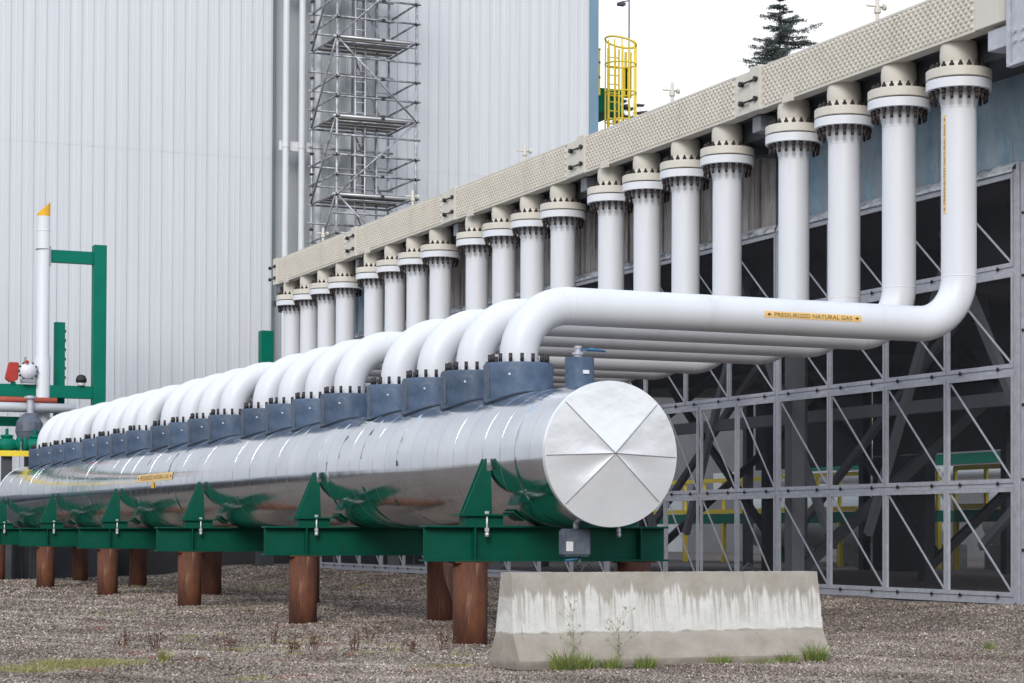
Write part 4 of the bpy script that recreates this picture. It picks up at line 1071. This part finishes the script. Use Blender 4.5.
# far woodland round the site (off camera, added for the polished metal to reflect)
def woodland():
    rg = np.random.default_rng(5); V = []; F = []; T = []
    base = bmesh.new(); bmesh.ops.create_icosphere(base, subdivisions=1, radius=1); bv = np.array([v.co[:] for v in base.verts]); bf = np.array([[v.index for v in f.verts] for f in base.faces]); base.free()
    pts = []
    for k in range(1900):
        a = math.radians(101 + 239*rg.random()); d = 95 + 20*rg.random()
        x, y = d*math.cos(a), 10 + d*math.sin(a); pts.append((x, y, 1 + 17*rg.random(), 2.5 + 2*rg.random()))
    q = 0
    for x, y, z, s in pts:
        V.append(bv*s*(1+rg.normal(0,.18,(len(bv),1))) + [x, y, z]); F.append(bf+q); q += len(bv); T += [rg.random()]*len(bv)
    o = tri_mesh('woodland', np.concatenate(V), np.concatenate(F), M['leaf'], T); tag(o, 'dark off-camera wood added for the silver tank to reflect', 'wood', kind='stuff')
woodland()
r = thing('reflected_shed', 'long low white off-camera shed added for the silver tank to reflect', 'shed', (-26, 30, 0))  # unseen, added as the white line in the tank reflection
m = MB(); m.box(-6, 0, -55, 190, 0, 3.6); m.build('wall', M['white'], r)
m = MB(); m.box(-6.3, .3, -55.3, 190.3, 3.6, 3.9); m.build('roof', M['grey_steel'], r)

# ------------------------------------------------------------------ sky, sun, camera
SUN_EL, SUN_AZ = math.radians(30), math.radians(212)     # direction to the sun: az measured from +Y clockwise
w = bpy.data.worlds.new('World'); scene.world = w; w.use_nodes = True; nt = w.node_tree; N = nt.nodes; Lk = nt.links
bg = N['Background']; sky = N.new('ShaderNodeTexSky'); sky.sky_type = 'NISHITA'; sky.sun_disc = False; sky.sun_elevation = SUN_EL; sky.sun_rotation = SUN_AZ; sky.air_density = 1.5; sky.dust_density = 3
bg.inputs['Strength'].default_value = .1
tc = N.new('ShaderNodeTexCoord'); mp = N.new('ShaderNodeMapping'); mp.inputs['Scale'].default_value = (1,1,2.2); Lk.new(tc.outputs['Generated'], mp.inputs['Vector'])
no = N.new('ShaderNodeTexNoise'); no.inputs['Scale'].default_value = 3.4; no.inputs['Detail'].default_value = 6; no.inputs['Roughness'].default_value = .55; Lk.new(mp.outputs[0], no.inputs['Vector'])
cr = N.new('ShaderNodeValToRGB'); cr.color_ramp.elements[0].position = .45; cr.color_ramp.elements[0].color = (4.6,6.4,9.6,1); cr.color_ramp.elements[1].position = .60; cr.color_ramp.elements[1].color = (12.2,12.4,12.8,1); Lk.new(no.outputs['Fac'], cr.inputs[0])
# near the horizon the overcast is an even white
sp = N.new('ShaderNodeSeparateXYZ'); Lk.new(tc.outputs['Generated'], sp.inputs[0])
mr = N.new('ShaderNodeMapRange'); mr.inputs['From Min'].default_value = .24; mr.inputs['From Max'].default_value = .42; Lk.new(sp.outputs['Z'], mr.inputs['Value'])
mx0 = N.new('ShaderNodeMix'); mx0.data_type = 'RGBA'; Lk.new(mr.outputs[0], mx0.inputs['Factor']); mx0.inputs['A'].default_value = (10.9,11.0,11.3,1); Lk.new(cr.outputs[0], mx0.inputs['B'])
mx = N.new('ShaderNodeMix'); mx.data_type = 'RGBA'; mx.inputs['Factor'].default_value = .88
Lk.new(sky.outputs[0], mx.inputs['A']); Lk.new(mx0.outputs['Result'], mx.inputs['B']); Lk.new(mx.outputs['Result'], bg.inputs['Color'])
sl = bpy.data.lights.new('sun', 'SUN'); sl.energy = 1.5; sl.angle = math.radians(24); sl.color = (1,.97,.93)
so = bpy.data.objects.new('sun', sl); col.objects.link(so)
d = Vector((math.sin(SUN_AZ)*math.cos(SUN_EL), math.cos(SUN_AZ)*math.cos(SUN_EL), math.sin(SUN_EL)))
so.rotation_euler = (-d).to_track_quat('-Z', 'Y').to_euler(); so.location = (0,0,40)

cam = bpy.data.cameras.new('camera'); co = bpy.data.objects.new('camera', cam); col.objects.link(co); scene.camera = co
cam.sensor_width = 36; cam.lens = 2138.517*36/1024; cam.shift_y = (490.245-341.5)/1024; cam.clip_end = 2000; cam.clip_start = .1
Rv, Uv, Dv = Vector((0.91946453,-0.39315052,0.00420009)), Vector((-0.01194628,-0.01725805,0.9997797)), Vector((0.39299143,0.91931215,0.02056485))
Mx = Matrix((Rv, Uv, -Dv)).transposed().to_4x4(); Mx.translation = Vector((0,0,1.1745)); co.matrix_world = Mx
vs_ = scene.view_settings; vs_.view_transform = 'Standard'; vs_.look = 'None'; vs_.gamma = 1; vs_.exposure = .33; vs_.use_curve_mapping = False
scene.cycles.max_bounces = 8; scene.cycles.transparent_max_bounces = 12
